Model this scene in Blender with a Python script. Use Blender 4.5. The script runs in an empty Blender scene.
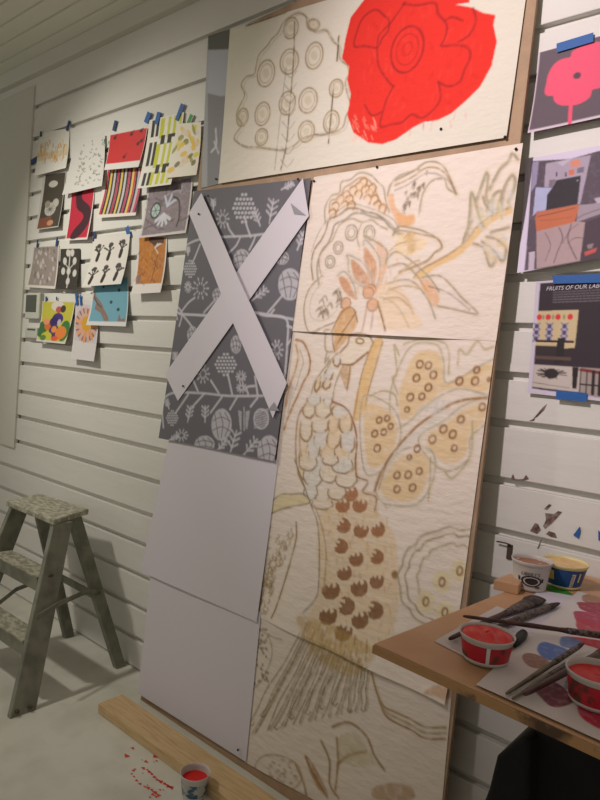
import bpy, bmesh, math, random
import numpy as np
from mathutils import Vector, Matrix
from mathutils.geometry import tessellate_polygon
random.seed(7); np.random.seed(7)
SC = bpy.context.scene
COL = SC.collection
# ------------------------------------------------------------------ camera
EYE = np.array([0.0, 0.0, 1.5]); FPX = 650.0
def _basis():
    s = 0.08; r = math.atan(s); vp = (-448.0, 305.0)
    hy = vp[1] + (300 - vp[0]) * s
    p = math.atan((400 - hy) * math.cos(r) / FPX)
    v = np.array([vp[0] - 300, -(vp[1] - 400), -FPX]); v /= np.linalg.norm(v)
    U = np.array([math.sin(r) * math.cos(p), math.cos(r) * math.cos(p), math.sin(p)])
    X = -v; X = X - U * X.dot(U); X /= np.linalg.norm(X)
    return np.array([X, np.cross(U, X), U])
RB = _basis()
cd = bpy.data.cameras.new('camera'); cam = bpy.data.objects.new('camera', cd); COL.objects.link(cam)
cd.sensor_fit = 'VERTICAL'; cd.sensor_height = 36; cd.lens = FPX / 800 * 36; cd.clip_start = 0.02
m4 = Matrix([list(RB[i]) + [EYE[i]] for i in range(3)] + [[0, 0, 0, 1]])
cam.matrix_world = m4
SC.camera = cam
# ------------------------------------------------------------------ light
SC.view_settings.view_transform = 'Standard'; SC.view_settings.look = 'None'
SC.view_settings.gamma = 1; SC.view_settings.use_curve_mapping = False
SC.view_settings.exposure = 0.55
w = bpy.data.worlds.new('world'); SC.world = w; w.use_nodes = True
w.node_tree.nodes['Background'].inputs[0].default_value = (1.0, 0.95, 0.84, 1)
w.node_tree.nodes['Background'].inputs[1].default_value = 0.25
def spot(name, loc, target, power, col, size, angle, blend):
    l = bpy.data.lights.new(name, 'SPOT'); l.energy = power; l.color = col
    l.shadow_soft_size = size; l.spot_size = math.radians(angle); l.spot_blend = blend
    o = bpy.data.objects.new(name, l); COL.objects.link(o); o.location = loc
    o.rotation_euler = (Vector(target) - Vector(loc)).to_track_quat('-Z', 'Y').to_euler()
    return o
spot('ceiling_spot', (-3.55, 0.35, 2.9), (-2.7, 1.8, 1.45), 76, (1.0, 0.96, 0.86), 0.08, 92, 1.0)
spot('track_spot', (-1.15, -0.2, 2.98), (-0.85, 1.8, 2.15), 128, (1.0, 0.87, 0.90), 0.05, 70, 1.0)
# ------------------------------------------------------------------ helpers
def lin(c):
    c = np.asarray(c, float) / 255.0
    return np.where(c <= 0.04045, c / 12.92, ((c + 0.055) / 1.055) ** 2.4)
def ray(x, y):
    d = RB @ np.array([x - 300.0, -(y - 400.0), -FPX]); return d / np.linalg.norm(d)
def on_y(px, py, Y):            # measured point -> upright plane y = Y
    d = ray(px, py); return EYE + d * Y / d[1]
def on_z(px, py, z):            # measured point -> level plane z
    d = ray(px, py); return EYE + d * (z - 1.5) / d[2]
B0, BK = 1.69, 0.045            # leaning board: front face y = B0 + BK*z
def on_b(px, py, off=0.0):
    d = ray(px, py); t = (B0 - off + BK * 1.5) / (d[1] - BK * d[2]); return EYE + d * t
def bpt(x, z, off=0.0):
    return (x, B0 + BK * z - off, z)

def mat(name, col, rough=0.7, metal=0.0, noise=0.0, nscale=20, bump=0.0, bscale=60, stretch=(1, 1, 1), col2=None, spec=0.4, thr=(0.4, 0.65)):
    m = bpy.data.materials.new(name); m.use_nodes = True
    n = m.node_tree.nodes; L = m.node_tree.links; b = n['Principled BSDF']
    c = (*lin(col), 1); b.inputs['Base Color'].default_value = c
    b.inputs['Roughness'].default_value = rough; b.inputs['Metallic'].default_value = metal
    b.inputs['Specular IOR Level'].default_value = spec
    tc = n.new('ShaderNodeTexCoord'); mp = n.new('ShaderNodeMapping'); mp.inputs['Scale'].default_value = stretch
    L.new(tc.outputs['Object'], mp.inputs[0])
    if col2 is not None or noise:
        t = n.new('ShaderNodeTexNoise'); t.inputs['Scale'].default_value = nscale; t.inputs['Detail'].default_value = 6
        L.new(mp.outputs[0], t.inputs['Vector'])
        r = n.new('ShaderNodeValToRGB'); r.color_ramp.elements[0].position = thr[0]; r.color_ramp.elements[1].position = thr[1]
        c2 = (*lin(col2), 1) if col2 is not None else (*(lin(col) * (1 - noise)), 1)
        r.color_ramp.elements[0].color = c; r.color_ramp.elements[1].color = c2
        L.new(t.outputs['Fac'], r.inputs[0]); L.new(r.outputs[0], b.inputs['Base Color'])
    if bump:
        t2 = n.new('ShaderNodeTexNoise'); t2.inputs['Scale'].default_value = bscale; t2.inputs['Detail'].default_value = 5
        L.new(mp.outputs[0], t2.inputs['Vector'])
        bp = n.new('ShaderNodeBump'); bp.inputs['Strength'].default_value = bump; bp.inputs['Distance'].default_value = 0.01
        L.new(t2.outputs['Fac'], bp.inputs['Height']); L.new(bp.outputs[0], b.inputs['Normal'])
    return m
def art_mat(name, rough=0.75, bump=0.0, bscale=9, stretch=(1, 1, 1), spec=0.3, wave=False):
    m = mat(name, (255, 255, 255), rough, bump=bump, bscale=bscale, stretch=stretch, spec=spec)
    n = m.node_tree.nodes; L = m.node_tree.links
    a = n.new('ShaderNodeVertexColor'); a.layer_name = 'paint'
    L.new(a.outputs['Color'], n['Principled BSDF'].inputs['Base Color'])
    return m

def tag(o, label=None, cat=None, group=None, kind=None):
    if label: o['label'] = label
    if cat: o['category'] = cat
    if group: o['group'] = group
    if kind: o['kind'] = kind
    return o
def mesh(name, verts, faces, material, parent=None, smooth=False):
    me = bpy.data.meshes.new(name); me.from_pydata([tuple(map(float, v)) for v in verts], [], faces); me.update()
    ms = material if isinstance(material, list) else [material]
    for m_ in ms: me.materials.append(m_)
    if smooth: me.polygons.foreach_set('use_smooth', [True] * len(me.polygons))
    o = bpy.data.objects.new(name, me); COL.objects.link(o)
    if parent: o.parent = parent; o.matrix_parent_inverse = parent.matrix_basis.inverted()
    return o
def thing(name, loc, label, cat, group=None):
    o = bpy.data.objects.new(name, None); COL.objects.link(o); o.location = [float(v) for v in loc]; o.empty_display_size = 0.05
    return tag(o, label, cat, group)
def fix_normals(o):
    bm = bmesh.new(); bm.from_mesh(o.data); bmesh.ops.recalc_face_normals(bm, faces=bm.faces); bm.to_mesh(o.data); bm.free()
def bevel(o, w_=0.002, seg=2):
    md = o.modifiers.new('bevel', 'BEVEL'); md.width = w_; md.segments = seg; md.limit_method = 'ANGLE'
def hexa(name, bot, top, material, parent=None, bev=0.0):     # 8 corner solid, bot and top are 4 points each in the same order
    v = list(bot) + list(top)
    f = [(3, 2, 1, 0), (4, 5, 6, 7), (0, 1, 5, 4), (1, 2, 6, 5), (2, 3, 7, 6), (3, 0, 4, 7)]
    o = mesh(name, v, f, material, parent); fix_normals(o)
    if bev: bevel(o, bev)
    return o
def box(name, x0, x1, y0, y1, z0, z1, material, parent=None, bev=0.0):
    return hexa(name, [(x0, y0, z0), (x1, y0, z0), (x1, y1, z0), (x0, y1, z0)], [(x0, y0, z1), (x1, y0, z1), (x1, y1, z1), (x0, y1, z1)], material, parent, bev)
def lathe(name, prof, material, centre, parent=None, seg=48, mats=None, squash=1.0):
    V, F = [], []
    for r, z in prof:
        for i in range(seg):
            a = 2 * math.pi * i / seg; V.append((centre[0] + r * math.cos(a), centre[1] + r * math.sin(a) * squash, centre[2] + z))
    for j in range(len(prof) - 1):
        for i in range(seg):
            k = (i + 1) % seg; F.append((j * seg + i, j * seg + k, (j + 1) * seg + k, (j + 1) * seg + i))
    if prof[0][0] > 1e-6: F.append(tuple(range(seg))[::-1])
    if prof[-1][0] > 1e-6: F.append(tuple((len(prof) - 1) * seg + i for i in range(seg)))
    return mesh(name, V, F, material, parent, smooth=True)
def tube(name, pts, radii, material, parent=None, seg=14, flat=1.0, flat_axis=(0, 0, 1)):
    pts = [np.array(p, float) for p in pts]; V, F = [], []
    fa = np.array(flat_axis, float)
    for i, p in enumerate(pts):
        t = pts[min(i + 1, len(pts) - 1)] - pts[max(i - 1, 0)]; t /= np.linalg.norm(t)
        n = fa - t * fa.dot(t); n /= np.linalg.norm(n); b = np.cross(t, n)
        for k in range(seg):
            a = 2 * math.pi * k / seg; V.append(p + n * math.sin(a) * radii[i] * (flat[i] if isinstance(flat, list) else flat) + b * math.cos(a) * radii[i])
    for j in range(len(pts) - 1):
        for i in range(seg):
            k = (i + 1) % seg; F.append((j * seg + i, j * seg + k, (j + 1) * seg + k, (j + 1) * seg + i))
    F.append(tuple(range(seg))[::-1]); F.append(tuple((len(pts) - 1) * seg + i for i in range(seg)))
    o = mesh(name, V, F, material, parent, smooth=True); fix_normals(o); return o

# ------------------------------------------------------------------ painted surfaces
def spline(P, n=6, closed=False):
    P = [np.array(p, float) for p in P]
    if len(P) < 3: return P
    Q = []; N = len(P); rng = range(N) if closed else range(N - 1)
    for i in rng:
        p0 = P[(i - 1) % N] if closed or i > 0 else P[i]
        p1 = P[i]; p2 = P[(i + 1) % N]
        p3 = P[(i + 2) % N] if closed or i + 2 < N else p2
        for k in range(n):
            t = k / n
            Q.append(0.5 * ((2 * p1) + (-p0 + p2) * t + (2 * p0 - 5 * p1 + 4 * p2 - p3) * t * t + (-p0 + 3 * p1 - 3 * p2 + p3) * t ** 3))
    Q.append(P[0] if closed else P[-1]); return Q
class Paint:                       # pigment on a rectangle of cloth or paper, x0..x1 by y0..y1 in metres
    def __init__(s, x0, x1, y0, y1, res, base):
        s.x0, s.y0, s.res, s.x1 = x0, y0, res, x1
        s.nx = int((x1 - x0) / res) + 2; s.ny = int((y1 - y0) / res) + 2
        s.a = np.empty((s.ny, s.nx, 3)); s.a[:] = lin(base)
        rs = np.random.RandomState(3)
        g = rs.rand(s.ny // 4 + 3, s.nx // 4 + 3)
        yy = np.arange(s.ny) / 4.0; xx = np.arange(s.nx) / 4.0
        yi = yy.astype(int); xi = xx.astype(int); fy = (yy - yi)[:, None]; fx = (xx - xi)[None]
        s.noise = (g[yi][:, xi] * (1 - fy) * (1 - fx) + g[yi + 1][:, xi] * fy * (1 - fx) + g[yi][:, xi + 1] * (1 - fy) * fx + g[yi + 1][:, xi + 1] * fy * fx)
    def _win(s, x0, x1, y0, y1):
        i0 = max(0, int((x0 - s.x0) / s.res) - 1); i1 = min(s.nx, int((x1 - s.x0) / s.res) + 3)
        j0 = max(0, int((y0 - s.y0) / s.res) - 1); j1 = min(s.ny, int((y1 - s.y0) / s.res) + 3)
        if i1 <= i0 or j1 <= j0: return None
        X, Y = np.meshgrid(s.x0 + np.arange(i0, i1) * s.res, s.y0 + np.arange(j0, j1) * s.res)
        return (slice(j0, j1), slice(i0, i1)), X, Y
    def _blend(s, sl, al, col, rough):
        if rough: al = al * np.clip(1 - rough + rough * 2 * s.noise[sl], 0, 1)
        al = al[..., None]; s.a[sl] = s.a[sl] * (1 - al) + lin(col) * al
    def stroke(s, P, wd, col, al=1.0, rough=0.0, soft=1.0):
        P = [np.asarray(p, float)[:2] for p in P]
        A = np.array(P); h = wd / 2 + s.res * 1.5
        wn = s._win(A[:, 0].min() - h, A[:, 0].max() + h, A[:, 1].min() - h, A[:, 1].max() + h)
        if wn is None: return
        sl, X, Y = wn; D = np.full(X.shape, 1e9)
        for p, q in zip(P[:-1], P[1:]):
            d = q - p; L2 = d.dot(d) + 1e-12
            t = np.clip(((X - p[0]) * d[0] + (Y - p[1]) * d[1]) / L2, 0, 1)
            D = np.minimum(D, np.hypot(X - p[0] - t * d[0], Y - p[1] - t * d[1]))
        s._blend(sl, np.clip((wd / 2 - D) / (s.res * soft) + 0.5, 0, 1) * al, col, rough)
    def fill(s, P, col, al=1.0, rough=0.0, soft=1.0):
        A = np.array([np.asarray(p, float)[:2] for p in P])
        wn = s._win(A[:, 0].min(), A[:, 0].max(), A[:, 1].min(), A[:, 1].max())
        if wn is None: return
        sl, X, Y = wn; acc = np.zeros(X.shape)
        for ox, oy in ((-.3, -.3), (.3, -.3), (.3, .3), (-.3, .3)):
            x = X + ox * s.res * soft; y = Y + oy * s.res * soft; ins = np.zeros(X.shape, bool)
            for p, q in zip(A, np.roll(A, -1, 0)):
                if p[1] == q[1]: continue
                c = ((p[1] > y) != (q[1] > y)) & (x < (q[0] - p[0]) * (y - p[1]) / (q[1] - p[1]) + p[0]); ins ^= c
            acc += ins * .25
        s._blend(sl, acc * al, col, rough)
    def sample(s, x, y):
        fx = np.clip((x - s.x0) / s.res, 0, s.nx - 1.001); fy = np.clip((y - s.y0) / s.res, 0, s.ny - 1.001)
        i = fx.astype(int); j = fy.astype(int); u = (fx - i)[:, None]; v = (fy - j)[:, None]
        return s.a[j, i] * (1 - u) * (1 - v) + s.a[j, i + 1] * u * (1 - v) + s.a[j + 1, i] * (1 - u) * v + s.a[j + 1, i + 1] * u * v
def ell(cx, cy, rx, ry, rot=0, n=20, a0=0, a1=360):
    r = math.radians(rot); o = []
    for k in range(n + 1):
        a = math.radians(a0 + (a1 - a0) * k / n); x = rx * math.cos(a); y = ry * math.sin(a)
        o.append((cx + x * math.cos(r) - y * math.sin(r), cy + x * math.sin(r) + y * math.cos(r)))
    return o
def paint_attr(o, cols):
    me = o.data; a = me.color_attributes.new('paint', 'FLOAT_COLOR', 'POINT')
    c = np.ones((len(me.vertices), 4), np.float32); c[:, :3] = cols; a.data.foreach_set('color', c.ravel())
def grid_sheet(name, fn, nu, nv, material, colfn, parent=None):
    """fn(u,v arrays)->xyz arrays ; thin sheet of paper or cloth"""
    U, V = np.meshgrid(np.linspace(0, 1, nu + 1), np.linspace(0, 1, nv + 1)); U = U.ravel(); V = V.ravel()
    P = fn(U, V); me = bpy.data.meshes.new(name)
    idx = (np.arange(nv)[:, None] * (nu + 1) + np.arange(nu)[None]).ravel()
    F = np.stack([idx, idx + nu + 1, idx + nu + 2, idx + 1], 1).astype(np.int32)
    me.vertices.add(len(P)); me.vertices.foreach_set('co', P.astype(np.float32).ravel())
    me.loops.add(F.size); me.loops.foreach_set('vertex_index', F.ravel())
    me.polygons.add(len(F)); me.polygons.foreach_set('loop_start', np.arange(0, F.size, 4, dtype=np.int32))
    me.update(calc_edges=True); me.validate()
    me.polygons.foreach_set('use_smooth', np.ones(len(F), bool))
    me.materials.append(material)
    o = bpy.data.objects.new(name, me); COL.objects.link(o)
    if parent: o.parent = parent; o.matrix_parent_inverse = parent.matrix_basis.inverted()
    paint_attr(o, colfn(P, U, V)); return o

# materials
M_wall = mat('wall_paint', (222, 219, 212), 0.62, bump=0.25, bscale=14, noise=0.06, nscale=3, stretch=(0.35, 1, 1.6))
M_trim = mat('trim_paint', (206, 204, 192), 0.6, bump=0.12, bscale=10)
M_ceil = mat('ceiling_paint', (222, 222, 208), 0.7, bump=0.1, bscale=20)
M_floor = mat('floor_paint', (212, 209, 198), 0.5, bump=0.25, bscale=9, col2=(190, 187, 174), nscale=5, thr=(0.45, 0.75))
M_board = mat('brown_fibreboard', (176, 148, 120), 0.85, bump=0.2, bscale=80, col2=(160, 134, 110), nscale=12)
M_wood = mat('pine', (204, 174, 132), 0.7, col2=(176, 142, 100), nscale=8, stretch=(1.2, 14, 14), bump=0.15, bscale=20, thr=(0.45, 0.8))
M_table = mat('birch_ply', (200, 158, 122), 0.5, col2=(184, 136, 98), nscale=6, stretch=(1, 1, 1), thr=(.4, .8))
M_tedge = mat('worn_ply_edge', (176, 134, 92), 0.7, col2=(84, 62, 46), nscale=16, thr=(.55, .66))
M_paper = mat('white_paper', (214, 206, 208), 0.75, bump=0.12, bscale=7)
M_tape = mat('blue_tape', (38, 92, 160), 0.6, bump=.1, bscale=90)
M_tapeg = mat('green_tape', (60, 140, 62), 0.6)
M_black = mat('black_plastic', (24, 22, 22), 0.5)
M_art = art_mat('printed_paper', 0.6, bump=0.05)
M_canvas = art_mat('painted_canvas_cloth', 0.85, bump=0.5, bscale=19, stretch=(1.0, 1.0, 2.3))
M_sheet = art_mat('matte_paper_sheet', 0.7, bump=0.12, bscale=6)
M_ladder = mat('paint_spattered_metal', (138, 138, 122), 0.55, metal=0.1, col2=(114, 114, 102), nscale=14, bump=.1)
M_ladtop = mat('paint_crusted_tread', (140, 136, 118), 0.6, col2=(186, 182, 164), nscale=34, stretch=(1, 1.6, 1), bump=.3, thr=(.42, .62))

# ------------------------------------------------------------------ setting
YF, YR = 1.838, 1.860          # front lip and back of the lapped boards
def siding():
    zs = [0.0, .15, .30, .454, .604, .752, .915, 1.065, 1.215, 1.385, 1.525, 1.668, 1.81, 1.96, 2.1, 2.24, 2.38, 2.516, 2.70, 2.885, 3.07, 3.2]
    prof = []
    for a, b in zip(zs[:-1], zs[1:]): prof += [(YF + .001, a + .004), (YF, a + .006), (YF, b - .022), (YF + .001, b - .020), (YR, b - .020), (YR, b + .004)]
    xs = [-7.0, 2.6]; V = []
    for x in xs: V += [(x, y, z) for y, z in prof]
    n = len(prof); F = [(i, i + 1, n + i + 1, n + i) for i in range(n - 1)]
    V += [(x, 1.95, z) for x in xs for z in (0, 3.2)]
    k = 2 * n; F.append((k, k + 1, k + 3, k + 2))
    o = mesh('wall_back', V, F, M_wall); tag(o, kind='structure'); return o
siding()
def ceil():
    V = []; F = []; y = 1.9
    prof = []
    while y > -4.2: prof += [(y, 3.12), (y - .088, 3.12), (y - .092, 3.128), (y - .098, 3.128)]; y -= .1
    for x in (-7.0, 2.6): V += [(x, a, b) for a, b in prof]
    n = len(prof); F = [(i, i + 1, n + i + 1, n + i) for i in range(n - 1)]
    tag(mesh('ceiling', V, F, M_ceil), kind='structure')
ceil()
tag(box('floor', -7, 2.6, -4.2, 1.95, -.05, 0, M_floor), kind='structure')
# crown strip and the flush panel to the left
o = hexa('trim_2', [(-7, 1.80, 3.05), (2.6, 1.80, 3.05), (2.6, 1.853, 3.05), (-7, 1.853, 3.05)], [(-7, 1.78, 3.12), (2.6, 1.78, 3.12), (2.6, 1.853, 3.12), (-7, 1.853, 3.12)], M_trim, bev=.006); tag(o, kind='structure')
o = box('trim_1', -7, -3.815, 1.826, 1.852, .865, 3.0, M_trim, bev=.003); tag(o, kind='structure')

# ------------------------------------------------------------------ leaning board and the timber on the floor
XL, XR = -2.235, -0.802
db = hexa('display_board', [(XL, B0, 0), (XR, B0, 0), (XR, B0 + .012, 0), (XL, B0 + .012, 0)],
          [(XL + .025, B0 + BK * 2.84, 2.84), (XR, B0 + BK * 2.9, 2.9), (XR, B0 + BK * 2.9 + .0115, 2.9), (XL + .025, B0 + BK * 2.84 + .0115, 2.84)], M_board, bev=.001)
tag(db, 'large brown fibreboard leaning on the white wall, covered with canvases', 'board')
p0 = on_z(98, 712, 0.0); 
lum = box('timber_plank', -2.262, -0.5, 1.498, 1.616, 0.0, 0.042, M_wood, bev=.004)
tag(lum, 'long pine plank lying on the floor before the leaning board', 'plank')

# ---- pigment on the two columns of the board
RES = 0.0032
PT = Paint(-2.4, -0.7, -0.05, 2.98, RES, (230, 216, 203))
class Crop:
    def __init__(s, ox, oy, k, pt, off=0.004): s.k = 1 if pt.x1 > -1 else 0; s.o = (ox, oy, k); s.pt = pt; s.off = off
    def m(s, P): 
        out = []
        for x, y in P:
            b = on_b(s.o[0] + x * s.o[2], s.o[1] + y * s.o[2], s.off); out.append((b[0], b[2]))
        return out
    def line(s, P, wd=.006, col=(176, 162, 132), al=.75, rough=.5, closed=False, smooth=True, soft=1.5):
        Q = spline(s.m(P), 5, closed) if smooth else s.m(P)
        if s.k and wd < .0125 and al >= .55:
            cw = tuple(int(v * .93) for v in col)
            s.pt.stroke([(q[0] + s.k * .0022, q[1] - s.k * .0018) for q in Q], wd * 2.6, (214, 184, 144), al * .3, .7, 3)
            s.pt.stroke(Q, wd * .85, tuple(int(v * .93) for v in col), min(1, al * 1.1), rough, 1.1)
            s.pt.stroke([(q[0] - .0035 * math.sin(i * .35), q[1] + .0035 * math.cos(i * .3)) for i, q in enumerate(Q)], .003, tuple(int(v * .66) for v in col), al * .6, .95, 1)
        else: s.pt.stroke(Q, wd, col, al, rough, soft)
    def fill(s, P, col, al=.8, rough=.3, smooth=True, soft=2.0):
        s.pt.fill(spline(s.m(P), 4, True) if smooth else s.m(P), col, al, rough, soft)
    def ring(s, cx, cy, rx, ry=None, wd=.005, col=(150, 120, 84), al=.8, rot=0, inner=None):
        e = ell(cx, cy, rx, ry or rx, rot)
        if inner: s.fill(e, inner, .7)
        s.line(e, wd, col, al, .3, smooth=False)
TAN = (192, 166, 128); OLV = (178, 168, 144); ORG = (206, 158, 108); BRN = (158, 112, 72); OCH = (222, 190, 138)
GRY = (186, 184, 176); INK = (92, 86, 76); RST = (176, 120, 84)
# cream greyed paper of the upper canvas
u = Crop(190, 0, .2833, PT)
u.fill([(100, 60), (1250, -300), (1200, 500), (60, 700)], (218, 212, 196), .9, 0, smooth=False)
med = [(160, 480), (185, 440), (165, 405), (182, 365), (195, 335), (183, 300), (200, 272), (228, 262), (236, 232), (245, 195), (275, 160), (290, 138), (312, 118), (328, 85), (350, 62), (385, 45), (410, 60), (415, 88), (440, 112), (480, 105), (495, 130), (508, 150), (526, 165), (532, 210), (555, 230), (562, 262), (550, 290), (556, 330), (566, 370), (552, 410), (540, 450), (500, 470), (450, 475), (400, 490), (370, 515), (330, 530), (280, 525), (240, 520), (200, 520), (165, 500)]
u.line(med, .007, OLV, .8, closed=True); u.line([(x + 9, y + 6) for x, y in med], .004, INK, .35, closed=True)
for cx, cy, rx, ry in [(358, 100, 25, 38), (440, 197, 30, 48), (352, 218, 32, 45), (270, 260, 30, 48), (345, 365, 28, 42), (418, 355, 32, 45), (258, 403, 26, 42), (187, 415, 20, 32), (255, 485, 22, 30), (412, 465, 28, 38), (500, 430, 27, 40), (517, 312, 24, 32), (437, 88, 22, 20)]:
    u.ring(cx, cy, rx, ry, .006, (166, 156, 128), .85, 10); u.ring(cx, cy, rx * .72, ry * .72, .004, TAN, .55, 10)
    u.fill(ell(cx, cy, rx * .4, ry * .35), (204, 192, 164), .8)
u.line([(370, 80), (368, 200), (360, 300), (350, 420), (342, 520), (325, 600)], .006, (110, 104, 88), .8, .9)
u.line([(342, 240), (330, 330), (315, 470), (303, 600)], .005, INK, .5, .6)
for k in range(8): u.line([(322 + 1.5 * (8 - k), 250 + 45 * k), (345 + 1.5 * (8 - k), 275 + 45 * k), (366 + 1.5 * (8 - k), 250 + 45 * k)], .004, INK, .5)
u.line([(526, 130), (520, 215)], .008, (90, 86, 76), .8, .8); u.line([(508, 300), (500, 400), (490, 505)], .006, (80, 78, 72), .8, .8)
u.line([(440, 475), (470, 478), (505, 462)], .006, (120, 124, 150), .6)
# brown board strip edges are the board itself; red flower head
r = Crop(330, 0, .35, PT); r.k = 0
red = [(102, -5), (60, 50), (45, 110), (35, 168), (55, 190), (50, 230), (60, 270), (50, 330), (68, 380), (110, 408), (150, 413), (190, 400), (240, 365), (270, 350), (310, 345), (350, 325), (390, 290), (430, 250), (463, 190), (478, 120), (468, 72), (474, 44), (440, 38), (405, 22), (360, 14), (400, 8), (395, -60), (330, -90), (220, -100), (150, -60)]
r.pt.fill(r.m(red), (224, 50, 40), 1, 0)
for k in range(140):
    x = random.uniform(60, 470); y = random.uniform(-20, 400); a = random.uniform(-.6, .2); L_ = random.uniform(10, 40)
    if (x - 260) ** 2 / 200 ** 2 + (y - 190) ** 2 / 200 ** 2 < 0.92: r.line([(x, y), (x + L_ * math.sin(a) * .5, y + L_ * math.cos(a))], .004, random.choice([(236, 74, 60), (206, 40, 34), (236, 80, 64)]), .35, .7)
for k in range(70):
    x = random.uniform(80, 440); y = random.uniform(0, 340)
    if (x - 260) ** 2 / 200 ** 2 + (y - 170) ** 2 / 190 ** 2 < .8: r.line([(x, y), (x + random.uniform(-14, 14), y + random.uniform(6, 26))], .012, random.choice([(206, 40, 34), (214, 44, 38), (232, 66, 52)]), .4, .6)
for k in range(34):
    x = random.uniform(58, 130); y = random.uniform(330, 400); r.line([(x, y), (x + 5, y + 12)], .003, (244, 176, 150), .5, .6)
DR = (150, 34, 34)
r.line(ell(222, 142, 44, 68, 18), .008, DR, .8, .4); r.line(ell(222, 142, 30, 46, 18), .005, DR, .55, .4); r.line(ell(222, 140, 12, 20, 18), .005, DR, .5)
for P in ([(70, 132), (78, 90), (95, 52), (130, 28), (155, 45), (170, 60), (166, 90), (150, 110), (135, 136), (100, 132)],):
    r.line(P, .008, DR, .75, closed=True)
for P in ([(135, 135), (142, 100), (175, 65), (200, 30), (215, 8)], [(210, 12), (250, 16), (300, 10), (310, 40), (335, 72), (330, 108), (320, 132), (360, 130), (395, 138), (402, 165), (386, 200), (372, 235), (340, 248), (310, 235)],
          [(312, 238), (318, 280), (300, 312), (265, 338), (235, 328), (208, 350), (180, 355), (145, 362), (152, 320), (165, 280), (182, 248)], [(410, 25), (418, 60), (400, 100), (370, 120)], [(135, 140), (140, 190), (165, 230), (182, 248)], [(330, 60), (350, 50), (380, 60)], [(100, 300), (120, 330), (150, 320)]):
    r.line(P, .008, DR, .7, .4)
u.line([(200, 92), (270, 68), (340, 42)], .008, (70, 66, 58), .85, .4)
# ---- lower canvases
c1 = Crop(300, 140, .2, PT); c2 = Crop(400, 140, .21667, PT); c3 = Crop(280, 310, .2, PT); c4 = Crop(370, 320, .225, PT); c5 = Crop(300, 140, .425, PT); c6 = Crop(240, 460, .26667, PT); c7 = Crop(370, 500, .275, PT); c8 = Crop(230, 580, .28333, PT)
hood = [(130, 420), (130, 340), (160, 280), (200, 265), (210, 215), (255, 200), (300, 165), (355, 175), (395, 215), (420, 240), (430, 300), (450, 360)]
c1.line(hood, .006, OLV, .7); c1.line([(155, 400), (155, 310), (200, 290), (225, 240), (260, 222), (305, 190), (345, 200), (375, 240), (400, 300), (430, 345)], .005, TAN, .8)
for cx, cy in [(180, 335), (205, 300), (235, 280), (250, 300), (225, 330), (270, 255), (295, 275), (300, 235), (330, 250), (320, 215), (350, 270), (365, 245), (340, 300), (375, 300), (390, 330), (260, 330), (165, 370), (415, 345)]:
    c1.fill(ell(cx, cy, 14, 19, 20), (232, 206, 176), .7); c1.line(ell(cx, cy, 18, 24, 20, 10, 180, 400), .006, (206, 150, 96), .9)
for o_ in (0, 1):
    P = [(70, 700), (62, 620), (75, 550), (110, 500), (135, 450), (150, 400), (200, 375), (240, 345), (290, 345), (330, 360), (380, 370), (420, 395), (455, 440), (490, 450)]
    c1.line([(x + 28 * o_, y + 26 * o_) for x, y in P], .007, [OLV, GRY][o_], .8); c1.line([(x + 32 * o_, y + 20 * o_) for x, y in P], .003, INK, .5)
for P in ([(110, 680), (100, 600), (120, 540), (165, 500), (200, 430), (260, 395), (310, 410), (360, 400), (400, 430), (440, 450)], [(300, 540), (290, 480), (310, 420)]): c1.line(P, .006, OLV, .6)
for cx, cy, r_ in [(260, 465, 30), (350, 465, 28), (195, 540, 24), (155, 610, 24)]:
    c1.ring(cx, cy, r_, r_ * 1.3, .005, (150, 144, 124), .7); c1.ring(cx, cy, r_ * .6, r_ * .8, .004, (150, 144, 124), .6)
# lotus
c1.fill([(325, 535), (350, 560), (385, 620), (380, 700), (370, 740), (345, 680), (322, 600)], (200, 144, 100), .85); c1.fill([(258, 600), (300, 625), (340, 680), (350, 715), (310, 720), (275, 690)], (196, 138, 96), .85)
c1.fill([(200, 680), (240, 700), (270, 760), (290, 800), (240, 775), (208, 730)], (200, 144, 102), .85); c1.fill([(385, 510), (430, 540), (440, 620), (410, 720), (380, 740), (400, 640)], (222, 168, 130), .6)
for P in ([(320, 530), (330, 500), (370, 540), (400, 600), (400, 700), (375, 745)], [(245, 600), (240, 575), (300, 600), (350, 660), (365, 720)], [(245, 600), (250, 670), (290, 720), (350, 740)], [(190, 680), (230, 660), (270, 720), (280, 780)]): c1.line(P, .011, (236, 226, 214), .8); c1.line(P, .004, INK, .45)
c1.fill(ell(350, 745, 32, 24), (232, 180, 150), .9); c1.ring(350, 750, 32, 28, .005, RST, .6)
c1.line([(440, 280), (460, 220), (500, 180), (560, 160), (600, 150)], .008, OLV, .7)
c1.fill([(440, 290), (470, 270), (480, 330), (520, 380), (570, 370), (575, 420), (510, 440), (470, 380)], (224, 172, 122), .75, .5)
# curling leaf top right
for o_ in (0, 1, 2):
    c2.line([(-20, 190 + 22 * o_), (30, 165 + 24 * o_), (70, 140 + 24 * o_), (120, 105 + 26 * o_), (170, 105 + 26 * o_), (205, 125 + 25 * o_), (232, 175 + 10 * o_), (262, 250)], .006, [OLV, TAN, INK][o_], [.8, .7, .45][o_])
for k in range(22):
    x = random.uniform(10, 130); y = 310 - x * .9 + random.uniform(-50, 50); c2.line([(x, y), (x + 12, y - 14), (x + 8, y + 6)], .004, INK, .55)
c2.line([(262, 252), (225, 225), (205, 180), (150, 190), (110, 250), (92, 345)], .006, OLV, .7)
c2.fill([(-10, 330), (40, 350), (70, 345), (50, 390), (0, 400)], (224, 172, 122), .7, .5)
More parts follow.
